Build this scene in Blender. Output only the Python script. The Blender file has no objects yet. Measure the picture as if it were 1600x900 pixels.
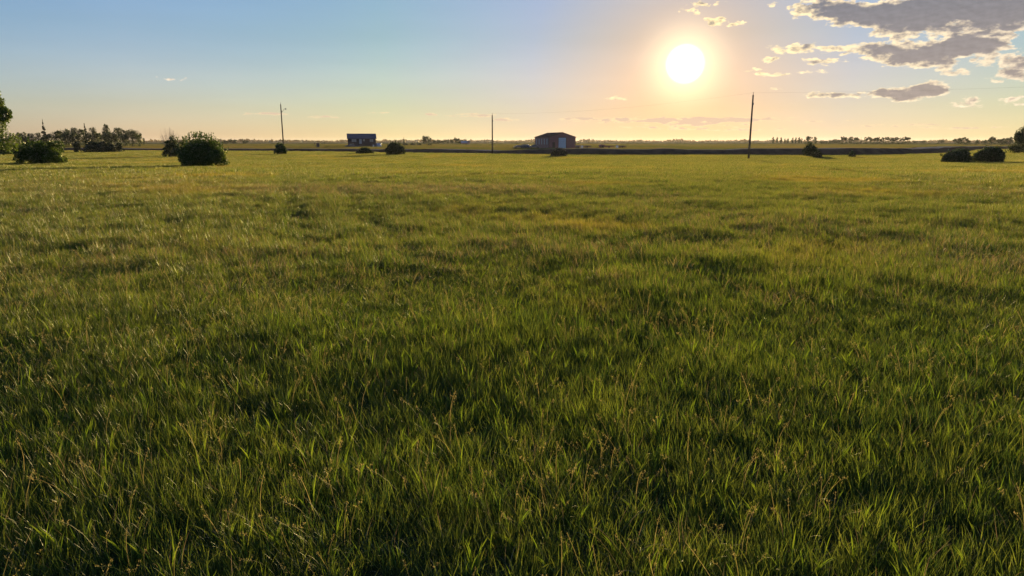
import bpy, math, random
import numpy as np
from mathutils import Vector, Matrix

R = math.radians
random.seed(7)
rng = np.random.default_rng(11)
scn = bpy.context.scene
C = scn.collection

# ------------------------------------------------------------------ camera
CAM_Z = 1.65
FPX = 1060.0                      # focal length in photo pixels (photo is 1600 wide)
PITCH = R(12.2)
cam_d = bpy.data.cameras.new('camera')
cam_d.sensor_width = 36.0
cam_d.lens = 36.0 * FPX / 1600.0
cam_d.clip_start = 0.05
cam_d.clip_end = 20000
cam = bpy.data.objects.new('camera', cam_d)
cam.location = (0, 0, CAM_Z)
cam.rotation_euler = (math.pi / 2 - PITCH, 0, 0)
C.objects.link(cam)
scn.camera = cam

# ------------------------------------------------------------------ sun + sky
SUN_EL = R(5.9)
SUN_AZ = R(13.7)                  # to the right of straight ahead (+Y)
sun_dir = Vector((math.sin(SUN_AZ) * math.cos(SUN_EL), math.cos(SUN_AZ) * math.cos(SUN_EL), math.sin(SUN_EL)))
sd = bpy.data.lights.new('sun', 'SUN')
sd.energy = 5.0
sd.angle = R(0.6)
sd.color = (1.0, 0.78, 0.44)
sun = bpy.data.objects.new('sun', sd)
sun.rotation_euler = (-sun_dir).to_track_quat('-Z', 'Y').to_euler()
sun.location = sun_dir * 100
C.objects.link(sun)

scn.view_settings.view_transform = 'Standard'
scn.view_settings.look = 'None'
scn.view_settings.exposure = 0.955
scn.view_settings.gamma = 1.0
scn.cycles.use_denoising = True
scn.cycles.max_bounces = 6
scn.cycles.diffuse_bounces = 3
scn.cycles.transmission_bounces = 4
scn.cycles.volume_bounces = 0


def px_dir(X, Y):
    dx, dy = (X - 800) / FPX, (450 - Y) / FPX
    return Vector((dx, math.cos(PITCH) + dy * math.sin(PITCH), -math.sin(PITCH) + dy * math.cos(PITCH)))


def px_azel(X, Y):
    d = px_dir(X, Y)
    return math.degrees(math.atan2(d.x, d.y)), math.degrees(math.atan2(d.z, math.hypot(d.x, d.y)))


class NT:
    """small helper to write node trees"""
    def __init__(s, nt):
        s.nt = nt
        s.n = nt.nodes
        s.l = nt.links

    def new(s, t, **kw):
        n = s.n.new(t)
        for k, v in kw.items():
            setattr(n, k, v)
        return n

    def put(s, sock, v):
        if isinstance(v, bpy.types.NodeSocket):
            s.l.new(v, sock)
        elif v is not None:
            sock.default_value = v

    def math(s, op, a, b=None, c=None, clamp=False):
        n = s.new('ShaderNodeMath', operation=op, use_clamp=clamp)
        s.put(n.inputs[0], a)
        s.put(n.inputs[1], b)
        s.put(n.inputs[2], c)
        return n.outputs[0]

    def vmath(s, op, a, b=None, scale=None):
        n = s.new('ShaderNodeVectorMath', operation=op)
        s.put(n.inputs[0], a)
        s.put(n.inputs[1], b)
        if scale is not None:
            s.put(n.inputs['Scale'], scale)
        return n.outputs['Value'] if op in ('DOT_PRODUCT', 'LENGTH') else n.outputs['Vector']

    def mix(s, f, a, b, mode='MIX'):
        n = s.new('ShaderNodeMix', data_type='RGBA', blend_type=mode)
        s.put(n.inputs[0], f)
        s.put(n.inputs[6], a)
        s.put(n.inputs[7], b)
        return n.outputs[2]

    def ramp(s, f, pts, interp='LINEAR'):
        n = s.new('ShaderNodeValToRGB')
        cr = n.color_ramp
        cr.interpolation = interp
        while len(cr.elements) < len(pts):
            cr.elements.new(0.5)
        for e, (p, c) in zip(cr.elements, pts):
            e.position = p
            e.color = (c[0], c[1], c[2], 1) if not isinstance(c, (int, float)) else (c, c, c, 1)
        s.put(n.inputs[0], f)
        return n.outputs[0]

    def mrange(s, v, a, b, c=0.0, d=1.0, smooth=False):
        n = s.new('ShaderNodeMapRange', interpolation_type='SMOOTHSTEP' if smooth else 'LINEAR')
        for i, x in enumerate((v, a, b, c, d)):
            s.put(n.inputs[i], x)
        return n.outputs[0]

    def noise(s, vec, scale, detail=2.0, rough=0.5, dist=0.0):
        n = s.new('ShaderNodeTexNoise')
        if vec is not None:
            s.put(n.inputs['Vector'], vec)
        n.inputs['Scale'].default_value = scale
        n.inputs['Detail'].default_value = detail
        n.inputs['Roughness'].default_value = rough
        n.inputs['Distortion'].default_value = dist
        return n.outputs['Fac']


world = bpy.data.worlds.new('World')
scn.world = world
world.use_nodes = True
W = NT(world.node_tree)
W.n.clear()
sky = W.new('ShaderNodeTexSky', sky_type='NISHITA')
sky.sun_disc = False
sky.sun_elevation = SUN_EL
sky.sun_rotation = SUN_AZ
sky.altitude = 300
sky.air_density = 1.0
sky.dust_density = 1.2
sky.ozone_density = 1.5
SKY_STRENGTH = 0.086
EXPOSURE = 0.955
tc = W.new('ShaderNodeTexCoord')
dirv = W.vmath('NORMALIZE', tc.outputs['Generated'])
sep = W.new('ShaderNodeSeparateXYZ')
W.l.new(dirv, sep.inputs[0])
az = W.math('MULTIPLY', W.math('ARCTAN2', sep.outputs[0], sep.outputs[1]), 57.2958)
el = W.math('MULTIPLY', W.math('ARCSINE', sep.outputs[2]), 57.2958)
cosang = W.vmath('DOT_PRODUCT', dirv, tuple(sun_dir))
ang = W.math('MULTIPLY', W.math('ARCCOSINE', W.math('MINIMUM', cosang, 0.9999999)), 57.2958)

# colour of the clear air: the bright forward-scattering part of the sky is softly compressed, then graded by height
K = 1.0 / SKY_STRENGTH / 2 ** EXPOSURE          # 1 * K is display white
lum = W.vmath('DOT_PRODUCT', sky.outputs[0], (0.25, 0.6, 0.15))
comp = W.math('DIVIDE', 1.0, W.math('ADD', 1.0, W.math('DIVIDE', lum, 0.8 * K)))
base = W.vmath('SCALE', sky.outputs[0], scale=comp)
GEL = [(0, (1.10, 1.25, 2.0)), (2.5, (1.02, 1.12, 1.42)), (5, (0.982, 1.074, 1.287)), (8, (0.801, 0.959, 1.113)), (11, (0.765, 0.944, 1.116))]
GAN = [(4, (0.824, 0.857, 1.198)), (12, (0.748, 0.94, 1.656)), (24, (0.897, 1.154, 1.476)), (42, (1.236, 1.285, 1.617))]
g1 = W.ramp(W.mrange(el, 0, 12), [(e / 12, tuple(c / 2.2 for c in col)) for e, col in GEL])
g2 = W.ramp(W.mrange(ang, 0, 45), [(e / 45, tuple(c / 1.7 for c in col)) for e, col in GAN])
grd = W.mix(1.0, g1, g2, 'MULTIPLY')
base = W.vmath('SCALE', W.vmath('MULTIPLY', base, grd), scale=2.2 * 1.7)


def expo(k, amp, col):
    e = W.math('MULTIPLY', W.math('EXPONENT', W.math('MULTIPLY', ang, -1.0 / k)), amp)
    return W.vmath('SCALE', col, scale=e)


mpv = W.new('ShaderNodeMapping')
mpv.inputs['Scale'].default_value = (2.2, 2.2, 16)
W.l.new(dirv, mpv.inputs[0])
# circumsolar light scattered by thin haze around the sun

core = W.math('MULTIPLY', W.math('SUBTRACT', 1.0, W.mrange(ang, 0.8, 1.6, 0, 1, True)), 3.0 * K)
aur = W.vmath('SCALE', (1.0, 0.95, 0.8), scale=core)
gl1 = W.math('MULTIPLY', W.math('EXPONENT', W.math('MULTIPLY', W.math('POWER', W.math('DIVIDE', ang, 2.45), 2.3), -1.0)), 0.75 * K)
aur = W.vmath('ADD', aur, W.vmath('SCALE', (1.0, 0.78, 0.38), scale=gl1))
aur = W.vmath('ADD', aur, expo(3.9, 0.48 * K, (1.0, 0.42, 0.2)))
veil = W.noise(mpv.outputs[0], 1.0, 5, 0.6)
base = W.vmath('SCALE', base, scale=W.mrange(veil, 0.3, 0.7, 0.965, 1.045))
skyc = W.vmath('ADD', base, aur)

# clouds: (photo x, photo y, half width, half height, weight)
CL = [
    (1290, 12, 62, 15, 1.1), (1345, 24, 66, 20, 1.2), (1420, 22, 80, 28, 1.3), (1500, 16, 110, 30, 1.5), (1590, 22, 80, 24, 1.5),
    (1395, 50, 40, 16, .55), (1450, 52, 70, 10, .45), (1520, 50, 60, 9, .5), (1580, 47, 50, 8, .5),
    (1345, 76, 44, 11, .75), (1405, 82, 62, 19, 1.15), (1450, 92, 60, 17, 1.1), (1530, 70, 62, 18, 1.35), (1490, 72, 50, 17, .9),
    (1245, 75, 48, 9, .75), (1300, 76, 22, 7, .5), (1283, 97, 36, 7, .7), (1214, 90, 14, 6, .5),
    (1595, 98, 36, 17, 1.1), (1590, 118, 34, 8, .8), (1545, 92, 28, 10, .6), (1485, 111, 32, 8, .65),
    (1425, 146, 60, 13, 1.0), (1455, 138, 32, 12, 1.0), (1385, 148, 50, 8, .7), (1285, 148, 38, 6, .65), (1320, 150, 26, 5, .5),
    (1520, 156, 18, 7, .65), (1500, 163, 34, 4, .42), (1590, 158, 34, 7, .55), (1550, 126, 12, 5, .4),
    (1118, 32, 18, 7, .9), (1150, 36, 14, 5, .6), (1094, 7, 14, 5, .8), (1076, 14, 22, 6, .36), (1092, 20, 9, 4, .5), (1126, 6, 12, 4, .4), (1208, 5, 10, 5, .45),
    (1205, 117, 26, 5, .62), (1226, 119, 14, 3.5, .5), (1180, 110, 20, 4, .48), (1196, 93, 10, 4.5, .5), (1275, 113, 30, 4, .42),
    (1210, 138, 16, 3.5, .45), (960, 154, 22, 3, .42), (970, 156, 12, 3, .35), (270, 124, 30, 2.5, .3),
]
# thin low bands
BANDS = [
    (1000, 187, 125, 4.5, .62), (1090, 190, 110, 7, .7), (1150, 187, 110, 4, .55), (1060, 199, 90, 4, .42), (1190, 203, 90, 3, .3),
    (920, 186, 45, 2.5, .45), (750, 180, 42, 3.5, .5), (785, 187, 26, 3, .4), (676, 178, 10, 2.5, .35), (720, 180, 26, 2, .4),
    (412, 178, 32, 2.2, .55), (505, 183, 30, 2.2, .5), (585, 176, 24, 2.5, .3), (1400, 196, 60, 3, .3), (1500, 200, 70, 2.5, .28),
    (1300, 190, 40, 2.5, .28),
]
comb = W.new('ShaderNodeCombineXYZ')
W.l.new(az, comb.inputs[0])
W.l.new(el, comb.inputs[1])
azel = comb.outputs[0]
# billow: domain warp of the layout plus fine break-up
mp = W.new('ShaderNodeMapping')
mp.inputs['Scale'].default_value = (0.55, 1.1, 1)
W.l.new(azel, mp.inputs[0])
warpn = W.new('ShaderNodeTexNoise')
W.l.new(mp.outputs[0], warpn.inputs['Vector'])
warpn.inputs['Scale'].default_value = 1.1
warpn.inputs['Detail'].default_value = 5
warpn.inputs['Roughness'].default_value = 0.6
wv = W.vmath('SUBTRACT', warpn.outputs['Color'], (0.5, 0.5, 0.5))
wv = W.vmath('MULTIPLY', wv, (2.6, 1.0, 0))
azw = W.vmath('ADD', azel, wv)


def blob_sum(lst, vec):
    tot = None
    for (X, Y, hw, hh, wt) in lst:
        a0, e0 = px_azel(X, Y)
        a1, _ = px_azel(X + hw, Y)
        _, e1 = px_azel(X, Y - hh)
        v = W.vmath('SUBTRACT', vec, (a0, e0, 0))
        v = W.vmath('MULTIPLY', v, (1 / (abs(a1 - a0) * 1.15), 1 / (abs(e1 - e0) * 1.15), 0))
        d2 = W.vmath('DOT_PRODUCT', v, v)
        f = W.math('MULTIPLY', W.math('SUBTRACT', 1.0, d2, clamp=True), wt)
        tot = f if tot is None else W.math('ADD', tot, f)
    return tot


fine = W.noise(mp.outputs[0], 2.4, 8, 0.57)
cum = blob_sum(CL, azw)
gate = W.mrange(cum, 0.0, 0.12)
dens = W.math('ADD', cum, W.math('MULTIPLY', W.math('SUBTRACT', fine, 0.53), 2.3))
dens = W.math('MULTIPLY', W.math('MAXIMUM', W.math('SUBTRACT', dens, 0.12), 0.0), gate)
mpb = W.new('ShaderNodeMapping')
mpb.inputs['Scale'].default_value = (0.35, 2.2, 1)
W.l.new(azel, mpb.inputs[0])
fineb = W.noise(mpb.outputs[0], 1.8, 7, 0.6)
wb = W.vmath('MULTIPLY', wv, (1.0, 0.25, 0))
band = blob_sum(BANDS, W.vmath('ADD', azel, wb))
densb = W.math('MULTIPLY', W.math('MAXIMUM', W.math('ADD', band, W.math('MULTIPLY', W.math('SUBTRACT', fineb, 0.54), 4.2)), 0.0), W.mrange(band, 0, 0.1))

near_sun = W.math('EXPONENT', W.math('MULTIPLY', ang, -1.0 / 14.0))
# relief of the cloud: the same noise sampled a little towards the sun
off = W.vmath('ADD', mp.outputs[0], (-0.10, -0.16, 0))
fine2 = W.noise(off, 2.4, 8, 0.57)
relief = W.math('SUBTRACT', fine2, fine)
mid_n = W.noise(mp.outputs[0], 1.15, 4, 0.6)
lit = W.mix(near_sun, (0.92 * K, 0.77 * K, 0.62 * K, 1), (1.5 * K, 1.15 * K, 0.55 * K, 1))
grey = W.mix(W.mrange(el, 1, 11), (0.50 * K, 0.40 * K, 0.33 * K, 1), (0.215 * K, 0.222 * K, 0.262 * K, 1))
body = W.math('ADD', W.math('SUBTRACT', dens, 0.0), W.math('MULTIPLY', relief, 1.9))
body = W.math('ADD', body, W.math('MULTIPLY', W.math('SUBTRACT', mid_n, 0.5), 1.3))
thick = W.mrange(body, 0.16, 0.95, 0, 1, True)
cc = W.mix(thick, lit, grey)
cc = W.vmath('SCALE', cc, scale=W.math('SUBTRACT', 1.0, W.math('MULTIPLY', relief, 0.45)))
alpha = W.mrange(dens, 0.0, 0.42, 0, 0.98, True)
skyc = W.mix(alpha, skyc, cc)
thickb = W.mrange(W.math('ADD', densb, W.math('MULTIPLY', relief, 1.2)), 0.2, 0.6, 0, 1, True)
ccb = W.mix(thickb, W.mix(near_sun, (0.92 * K, 0.72 * K, 0.45 * K, 1), (1.25 * K, .92 * K, 0.48 * K, 1)), (0.80 * K, 0.58 * K, 0.42 * K, 1))
alphab = W.mrange(densb, 0.0, 0.35, 0, 0.8, True)
skyc = W.mix(alphab, skyc, ccb)
#ENDSKY
bg = W.new('ShaderNodeBackground')
W.l.new(skyc, bg.inputs[0])
bg.inputs[1].default_value = SKY_STRENGTH
wo = W.new('ShaderNodeOutputWorld')
W.l.new(bg.outputs[0], wo.inputs[0])
world.cycles.sampling_method = 'MANUAL'
world.cycles.sample_map_resolution = 1024

# ------------------------------------------------------------------ noise + terrain
_T = np.random.default_rng(5).random((256, 256))


def vnoise(x, y, s):
    x = np.asarray(x, float) / s + 1000.3
    y = np.asarray(y, float) / s + 1000.7
    xi, yi = np.floor(x).astype(int), np.floor(y).astype(int)
    fx, fy = x - xi, y - yi
    fx, fy = fx * fx * (3 - 2 * fx), fy * fy * (3 - 2 * fy)
    a, b = _T[xi % 256, yi % 256], _T[(xi + 1) % 256, yi % 256]
    c, d = _T[xi % 256, (yi + 1) % 256], _T[(xi + 1) % 256, (yi + 1) % 256]
    return (a * (1 - fx) + b * fx) * (1 - fy) + (c * (1 - fx) + d * fx) * fy - 0.5


def sstep(a, b, x):
    t = np.clip((np.asarray(x, float) - a) / (b - a), 0, 1)
    return t * t * (3 - 2 * t)


def height(x, y):
    x = np.asarray(x, float)
    y = np.asarray(y, float)
    r = np.hypot(x, y)
    h = -0.95 * sstep(15, 95, y) + 0.2 * sstep(170, 240, y)
    h = h + vnoise(x, y, 6.0) * 0.06 * (1 - sstep(60, 120, r)) + vnoise(x, y, 23.0) * 0.14 * (1 - sstep(120, 160, r))
    h = h + vnoise(x, y, 1.7) * 0.05 * (1 - sstep(15, 30, r))
    return h


def H(x, y):
    return float(height(x, y))


def at(X, d):
    """ground point at distance d (metres forward) seen in photo column X"""
    dr = px_dir(X, 221)
    x = dr.x / dr.y * d
    return Vector((x, d, H(x, d)))


def px_m(d):
    return d / 1085.0


def zpx(Y, d):
    """world height seen at photo row Y at forward distance d"""
    dr = px_dir(800, Y)
    return CAM_Z + dr.z / dr.y * d


def hit(X, Y, lift=0.2):
    dr = px_dir(X, Y)
    lo, d = 2.0, 2.0
    while d < 400:
        x = dr.x / dr.y * d
        if CAM_Z + dr.z / dr.y * d < H(x, d) + lift:
            break
        d *= 1.01
    return d


# ------------------------------------------------------------------ materials
def mat(name, col, rough=0.8, metal=0.0, var=0.25, scale=3.0, bump=0.0, bscale=20.0, spec=0.3):
    m = bpy.data.materials.new(name)
    m.use_nodes = True
    t = NT(m.node_tree)
    p = t.n['Principled BSDF']
    geo = t.new('ShaderNodeTexCoord')
    f = t.noise(geo.outputs['Object'], scale, 5, 0.6)
    lo = tuple(c * (1 - var) for c in col) + (1,)
    hi = tuple(min(1, c * (1 + var)) for c in col) + (1,)
    t.l.new(t.mix(t.mrange(f, 0.3, 0.7), lo, hi), p.inputs['Base Color'])
    p.inputs['Roughness'].default_value = rough
    p.inputs['Metallic'].default_value = metal
    p.inputs['Specular IOR Level'].default_value = spec
    if spec == 0:                                 # fully matt: plain diffuse, no grazing sheen
        df = t.new('ShaderNodeBsdfDiffuse')
        t.l.new(p.inputs['Base Color'].links[0].from_socket, df.inputs[0])
        t.l.new(df.outputs[0], t.n['Material Output'].inputs[0])
        p = df
    if bump:
        b = t.new('ShaderNodeBump')
        b.inputs['Strength'].default_value = bump
        b.inputs['Distance'].default_value = 0.02
        t.l.new(t.noise(geo.outputs['Object'], bscale, 4), b.inputs['Height'])
        t.l.new(b.outputs[0], p.inputs['Normal'])
    return m


def leaf_mat(name, c1, c2, trans=0.45, tcol=(1.25, 1.15, 0.6), vscale=0.6, attr=None, gloss=0.06, rough=0.6, patch=None):
    """thin leaf / blade: diffuse + translucent + a little sheen"""
    m = bpy.data.materials.new(name)
    m.use_nodes = True
    t = NT(m.node_tree)
    t.n.clear()
    geo = t.new('ShaderNodeNewGeometry')
    f = t.noise(geo.outputs['Position'], vscale, 3, 0.6)
    f = t.mrange(f, 0.33, 0.67)
    if attr:
        a = t.new('ShaderNodeAttribute', attribute_name=attr)
        fc = t.mrange(t.noise(geo.outputs['Position'], 5.0, 2, 0.5), 0.35, 0.65)
        f = t.math('ADD', t.math('MULTIPLY', f, 0.35), t.math('MULTIPLY', fc, 0.3))
        f = t.math('ADD', f, t.math('MULTIPLY', t.math('SUBTRACT', a.outputs['Fac'], 0.35), 0.9), clamp=True)
    col = t.mix(f, c1 + (1,), c2 + (1,))
    if patch:
        f2 = t.mrange(t.noise(geo.outputs['Position'], patch[0], 4, 0.6), patch[1], patch[2], 0, patch[3], True)
        col = t.mix(f2, col, patch[4] + (1,))
    d = t.new('ShaderNodeBsdfDiffuse')
    tr = t.new('ShaderNodeBsdfTranslucent')
    t.l.new(col, d.inputs[0])
    t.l.new(t.mix(1.0, col, tcol + (1,), 'MULTIPLY'), tr.inputs[0])
    mx = t.new('ShaderNodeMixShader')
    mx.inputs[0].default_value = trans
    t.l.new(d.outputs[0], mx.inputs[1])
    t.l.new(tr.outputs[0], mx.inputs[2])
    g = t.new('ShaderNodeBsdfGlossy')
    g.inputs['Roughness'].default_value = rough
    g.inputs[0].default_value = (0.9, 0.86, 0.62, 1)
    fr = t.new('ShaderNodeFresnel')
    fr.inputs[0].default_value = 1.4
    m2 = t.new('ShaderNodeMixShader')
    t.l.new(t.math('MULTIPLY', fr.outputs[0], gloss * 3.0, clamp=True), m2.inputs[0])
    t.l.new(mx.outputs[0], m2.inputs[1])
    t.l.new(g.outputs[0], m2.inputs[2])
    o = t.new('ShaderNodeOutputMaterial')
    t.l.new(m2.outputs[0], o.inputs[0])
    return m


M = {}
M['grass'] = leaf_mat('grass_blade', (0.024, 0.056, 0.020), (0.152, 0.180, 0.046), 0.60, (1.82, 1.62, 0.55), 0.35, 'tint', 0.05, 0.5,
                      (0.11, 0.52, 0.66, 0.75, (0.21, 0.17, 0.05)))
M['crop'] = leaf_mat('far_crop', (0.07, 0.098, 0.035), (0.165, 0.135, 0.06), 0.45, (1.4, 1.2, 0.8), 0.012, None, 0.0, 0.8)
M['grass_broad'] = leaf_mat('broad_grass_blade', (0.09, 0.17, 0.02), (0.16, 0.23, 0.03), 0.55, (1.5, 1.25, 0.5), 0.8, 'tint', 0.05)
M['dry'] = leaf_mat('dry_grass', (0.30, 0.21, 0.09), (0.45, 0.34, 0.17), 0.35, (1.2, 1.0, 0.7), 1.0, 'tint', 0.06)
M['seed'] = leaf_mat('grass_seed_head', (0.24, 0.21, 0.08), (0.40, 0.34, 0.15), 0.5, (1.3, 1.1, 0.7), 1.0, 'tint', 0.02)
M['leaf'] = leaf_mat('shrub_leaf', (0.038, 0.062, 0.018), (0.075, 0.11, 0.026), 0.36, (1.3, 1.3, 0.5), 1.2)
M['leaf_light'] = leaf_mat('light_green_leaf', (0.06, 0.10, 0.02), (0.11, 0.15, 0.03), 0.4, (1.4, 1.3, 0.5), 1.2)
M['leaf_dark'] = leaf_mat('dark_leaf', (0.032, 0.045, 0.02), (0.06, 0.075, 0.028), 0.3, (1.2, 1.2, 0.6), 0.8)
M['needle'] = leaf_mat('spruce_needle', (0.016, 0.028, 0.014), (0.03, 0.045, 0.02), 0.1, (1.2, 1.2, 0.6), 0.8)
M['leaf_grey'] = leaf_mat('grey_purple_leaf', (0.055, 0.05, 0.045), (0.09, 0.085, 0.05), 0.3, (1.3, 1.1, 0.8), 1.0)
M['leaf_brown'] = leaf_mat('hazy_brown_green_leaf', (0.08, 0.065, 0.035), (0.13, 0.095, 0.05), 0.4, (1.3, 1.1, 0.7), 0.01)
M['bark'] = mat('bark', (0.10, 0.08, 0.06), 0.9, bump=0.5)
M['twig'] = mat('bare_twig', (0.17, 0.13, 0.10), 0.9)
M['pole'] = mat('weathered_pole_wood', (0.12, 0.085, 0.055), 0.85, bump=0.4)
M['steel'] = mat('dull_steel', (0.16, 0.16, 0.17), 0.7, 0.3)
M['ceramic'] = mat('brown_insulator', (0.12, 0.06, 0.04), 0.3)
M['wire'] = mat('wire', (0.10, 0.09, 0.08), 0.6, 0.5)


def ground_material():
    m = bpy.data.materials.new('field_ground')
    m.use_nodes = True
    t = NT(m.node_tree)
    p = t.n['Principled BSDF']
    geo = t.new('ShaderNodeNewGeometry')
    pos = geo.outputs['Position']
    mp = t.new('ShaderNodeMapping')
    mp.inputs['Scale'].default_value = (0.25, 1.0, 1.0)
    t.l.new(pos, mp.inputs[0])
    n1 = t.noise(pos, 0.5, 6, 0.65)
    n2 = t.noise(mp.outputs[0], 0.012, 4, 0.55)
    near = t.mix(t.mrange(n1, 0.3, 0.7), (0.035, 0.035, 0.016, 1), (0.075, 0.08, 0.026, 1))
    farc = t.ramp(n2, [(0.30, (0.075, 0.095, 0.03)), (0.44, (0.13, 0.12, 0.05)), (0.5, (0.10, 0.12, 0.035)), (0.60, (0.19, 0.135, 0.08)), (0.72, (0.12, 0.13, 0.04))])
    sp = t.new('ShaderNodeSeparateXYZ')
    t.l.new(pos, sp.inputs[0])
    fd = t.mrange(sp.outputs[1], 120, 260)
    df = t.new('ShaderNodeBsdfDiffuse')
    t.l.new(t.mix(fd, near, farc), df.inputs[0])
    b = t.new('ShaderNodeBump')
    b.inputs['Strength'].default_value = 1.0
    b.inputs['Distance'].default_value = 0.6
    t.l.new(t.noise(pos, 1.5, 5, 0.7), b.inputs['Height'])
    t.l.new(b.outputs[0], df.inputs['Normal'])
    t.n.remove(p)
    t.l.new(df.outputs[0], t.n['Material Output'].inputs[0])
    return m


# ------------------------------------------------------------------ mesh helpers
def mesh_np(name, V, F, mats, attr=None, mat_idx=None, smooth=False):
    """V (n,3), F list/array of equal-size faces"""
    me = bpy.data.meshes.new(name)
    V = np.asarray(V, np.float32)
    F = np.asarray(F, np.int32)
    k = F.shape[1]
    me.vertices.add(len(V))
    me.vertices.foreach_set('co', V.ravel())
    me.loops.add(F.size)
    me.loops.foreach_set('vertex_index', F.ravel())
    me.polygons.add(len(F))
    me.polygons.foreach_set('loop_start', np.arange(0, F.size, k, dtype=np.int32))
    me.polygons.foreach_set('loop_total', np.full(len(F), k, np.int32))
    if smooth:
        me.polygons.foreach_set('use_smooth', np.ones(len(F), bool))
    for mm in mats:
        me.materials.append(mm)
    if mat_idx is not None:
        me.polygons.foreach_set('material_index', np.asarray(mat_idx, np.int32))
    me.update(calc_edges=True)
    if attr is not None:
        a = me.attributes.new('tint', 'FLOAT', 'POINT')
        a.data.foreach_set('value', np.asarray(attr, np.float32))
    return me


class MB:
    """collects boxes, tubes and polygons into one mesh"""
    def __init__(s):
        s.v, s.f = [], []

    def box(s, c, size, rz=0.0, taper=1.0):
        cx, cy, cz = c
        a, b, h = size[0] / 2, size[1] / 2, size[2] / 2
        n = len(s.v)
        for z, k in ((-h, 1.0), (h, taper)):
            for x, y in ((-a, -b), (a, -b), (a, b), (-a, b)):
                X, Y = x * k, y * k
                s.v.append((cx + X * math.cos(rz) - Y * math.sin(rz), cy + X * math.sin(rz) + Y * math.cos(rz), cz + z))
        for q in ((0, 3, 2, 1), (4, 5, 6, 7), (0, 1, 5, 4), (1, 2, 6, 5), (2, 3, 7, 6), (3, 0, 4, 7)):
            s.f.append(tuple(n + i for i in q))
        return s

    def tube(s, pts, radii, seg=8, cap=True):
        pts = [Vector(p) for p in pts]
        n0 = len(s.v)
        for i, p in enumerate(pts):
            a = pts[max(i - 1, 0)]
            b = pts[min(i + 1, len(pts) - 1)]
            d = (b - a).normalized()
            u = d.orthogonal().normalized() if abs(d.z) < 0.99 else Vector((1, 0, 0))
            if abs(d.z) < 0.99:
                u = d.cross(Vector((0, 0, 1))).normalized()
            w = d.cross(u)
            r = radii[i] if isinstance(radii, (list, tuple)) else radii
            for k in range(seg):
                t = 2 * math.pi * k / seg
                q = p + (u * math.cos(t) + w * math.sin(t)) * r
                s.v.append(tuple(q))
        for i in range(len(pts) - 1):
            for k in range(seg):
                a = n0 + i * seg + k
                b = n0 + i * seg + (k + 1) % seg
                s.f.append((a, b, b + seg, a + seg))
        if cap:
            s.f.append(tuple(n0 + k for k in reversed(range(seg))))
            s.f.append(tuple(n0 + (len(pts) - 1) * seg + k for k in range(seg)))
        return s

    def prism(s, prof, y0, y1, axis='y'):
        """profile [(a,z)] extruded along y (or x)"""
        n = len(s.v)
        k = len(prof)
        for y in (y0, y1):
            for a, z in prof:
                s.v.append((a, y, z) if axis == 'y' else (y, a, z))
        s.f.append(tuple(n + i for i in range(k)))
        s.f.append(tuple(n + k + i for i in reversed(range(k))))
        for i in range(k):
            j = (i + 1) % k
            s.f.append((n + j, n + i, n + k + i, n + k + j))
        return s

    def mesh(s, name, material):
        import bmesh
        me = bpy.data.meshes.new(name)
        me.from_pydata(s.v, [], s.f)
        bm = bmesh.new()
        bm.from_mesh(me)
        bmesh.ops.recalc_face_normals(bm, faces=bm.faces)
        bm.to_mesh(me)
        bm.free()
        me.materials.append(material)
        me.update()
        return me

    def build(s, name, material, parent=None, bevel=0.0, smooth=False):
        me = s.mesh(name, material)
        if smooth:
            for p in me.polygons:
                p.use_smooth = True
        o = link(name, me, parent)
        if bevel:
            b = o.modifiers.new('bevel', 'BEVEL')
            b.width = bevel
            b.segments = 2
            b.limit_method = 'ANGLE'
        return o


def link(name, data, parent=None, loc=None):
    o = bpy.data.objects.new(name, data)
    C.objects.link(o)
    if parent is not None:
        o.parent = parent
    if loc is not None:
        o.location = loc
    return o


def tag(o, label=None, cat=None, group=None, kind=None):
    if label:
        o['label'] = label
    if cat:
        o['category'] = cat
    if group:
        o['group'] = group
    if kind:
        o['kind'] = kind
    return o


def empty(name, loc, label, cat, group=None, rz=0.0):
    o = bpy.data.objects.new(name, None)
    o.empty_display_size = 0.3
    C.objects.link(o)
    o.location = loc
    o.rotation_euler = (0, 0, rz)
    return tag(o, label, cat, group)


# ------------------------------------------------------------------ ground sheet
def build_ground():
    radii = np.concatenate([np.linspace(0.3, 30, 100), np.geomspace(30.5, 350, 170)[0:], np.geomspace(360, 4000, 36)])
    na = 360
    th = np.linspace(0, 2 * np.pi, na, endpoint=False)
    RR, TT = np.meshgrid(radii, th, indexing='ij')
    X, Y = RR * np.sin(TT), RR * np.cos(TT)
    Z = height(X, Y)
    V = np.stack([X.ravel(), Y.ravel(), Z.ravel()], 1)
    V = np.vstack([V, [[0, 0, H(0, 0)]]])
    nr = len(radii)
    i, j = np.meshgrid(np.arange(nr - 1), np.arange(na), indexing='ij')
    a = i * na + j
    b = i * na + (j + 1) % na
    F = np.stack([a, a + na, b + na, b], -1).reshape(-1, 4)
    c = len(V) - 1
    Fc = [(c, j, (j + 1) % na, (j + 1) % na) for j in range(0)]
    me = mesh_np('ground', V, F[:, ::-1], [ground_material()], smooth=True)
    o = link('ground', me)
    tag(o, 'wide flat prairie field running to the horizon', None, None, 'structure')


build_ground()

# ------------------------------------------------------------------ road on a low bank across the view
ROAD = [(-300, 205, 0.6), (-180, 200, 0.6), (-110, 196, 0.6), (-60, 186, 0.6), (-25, 166, 0.65), (0, 147, 0.75), (20, 140, .95), (50, 136, 1.05), (72, 141, 1.05),
        (100, 166, 0.95), (140, 216, 0.75), (180, 252, 0.5), (260, 300, 0.5), (420, 360, 0.5)]


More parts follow.
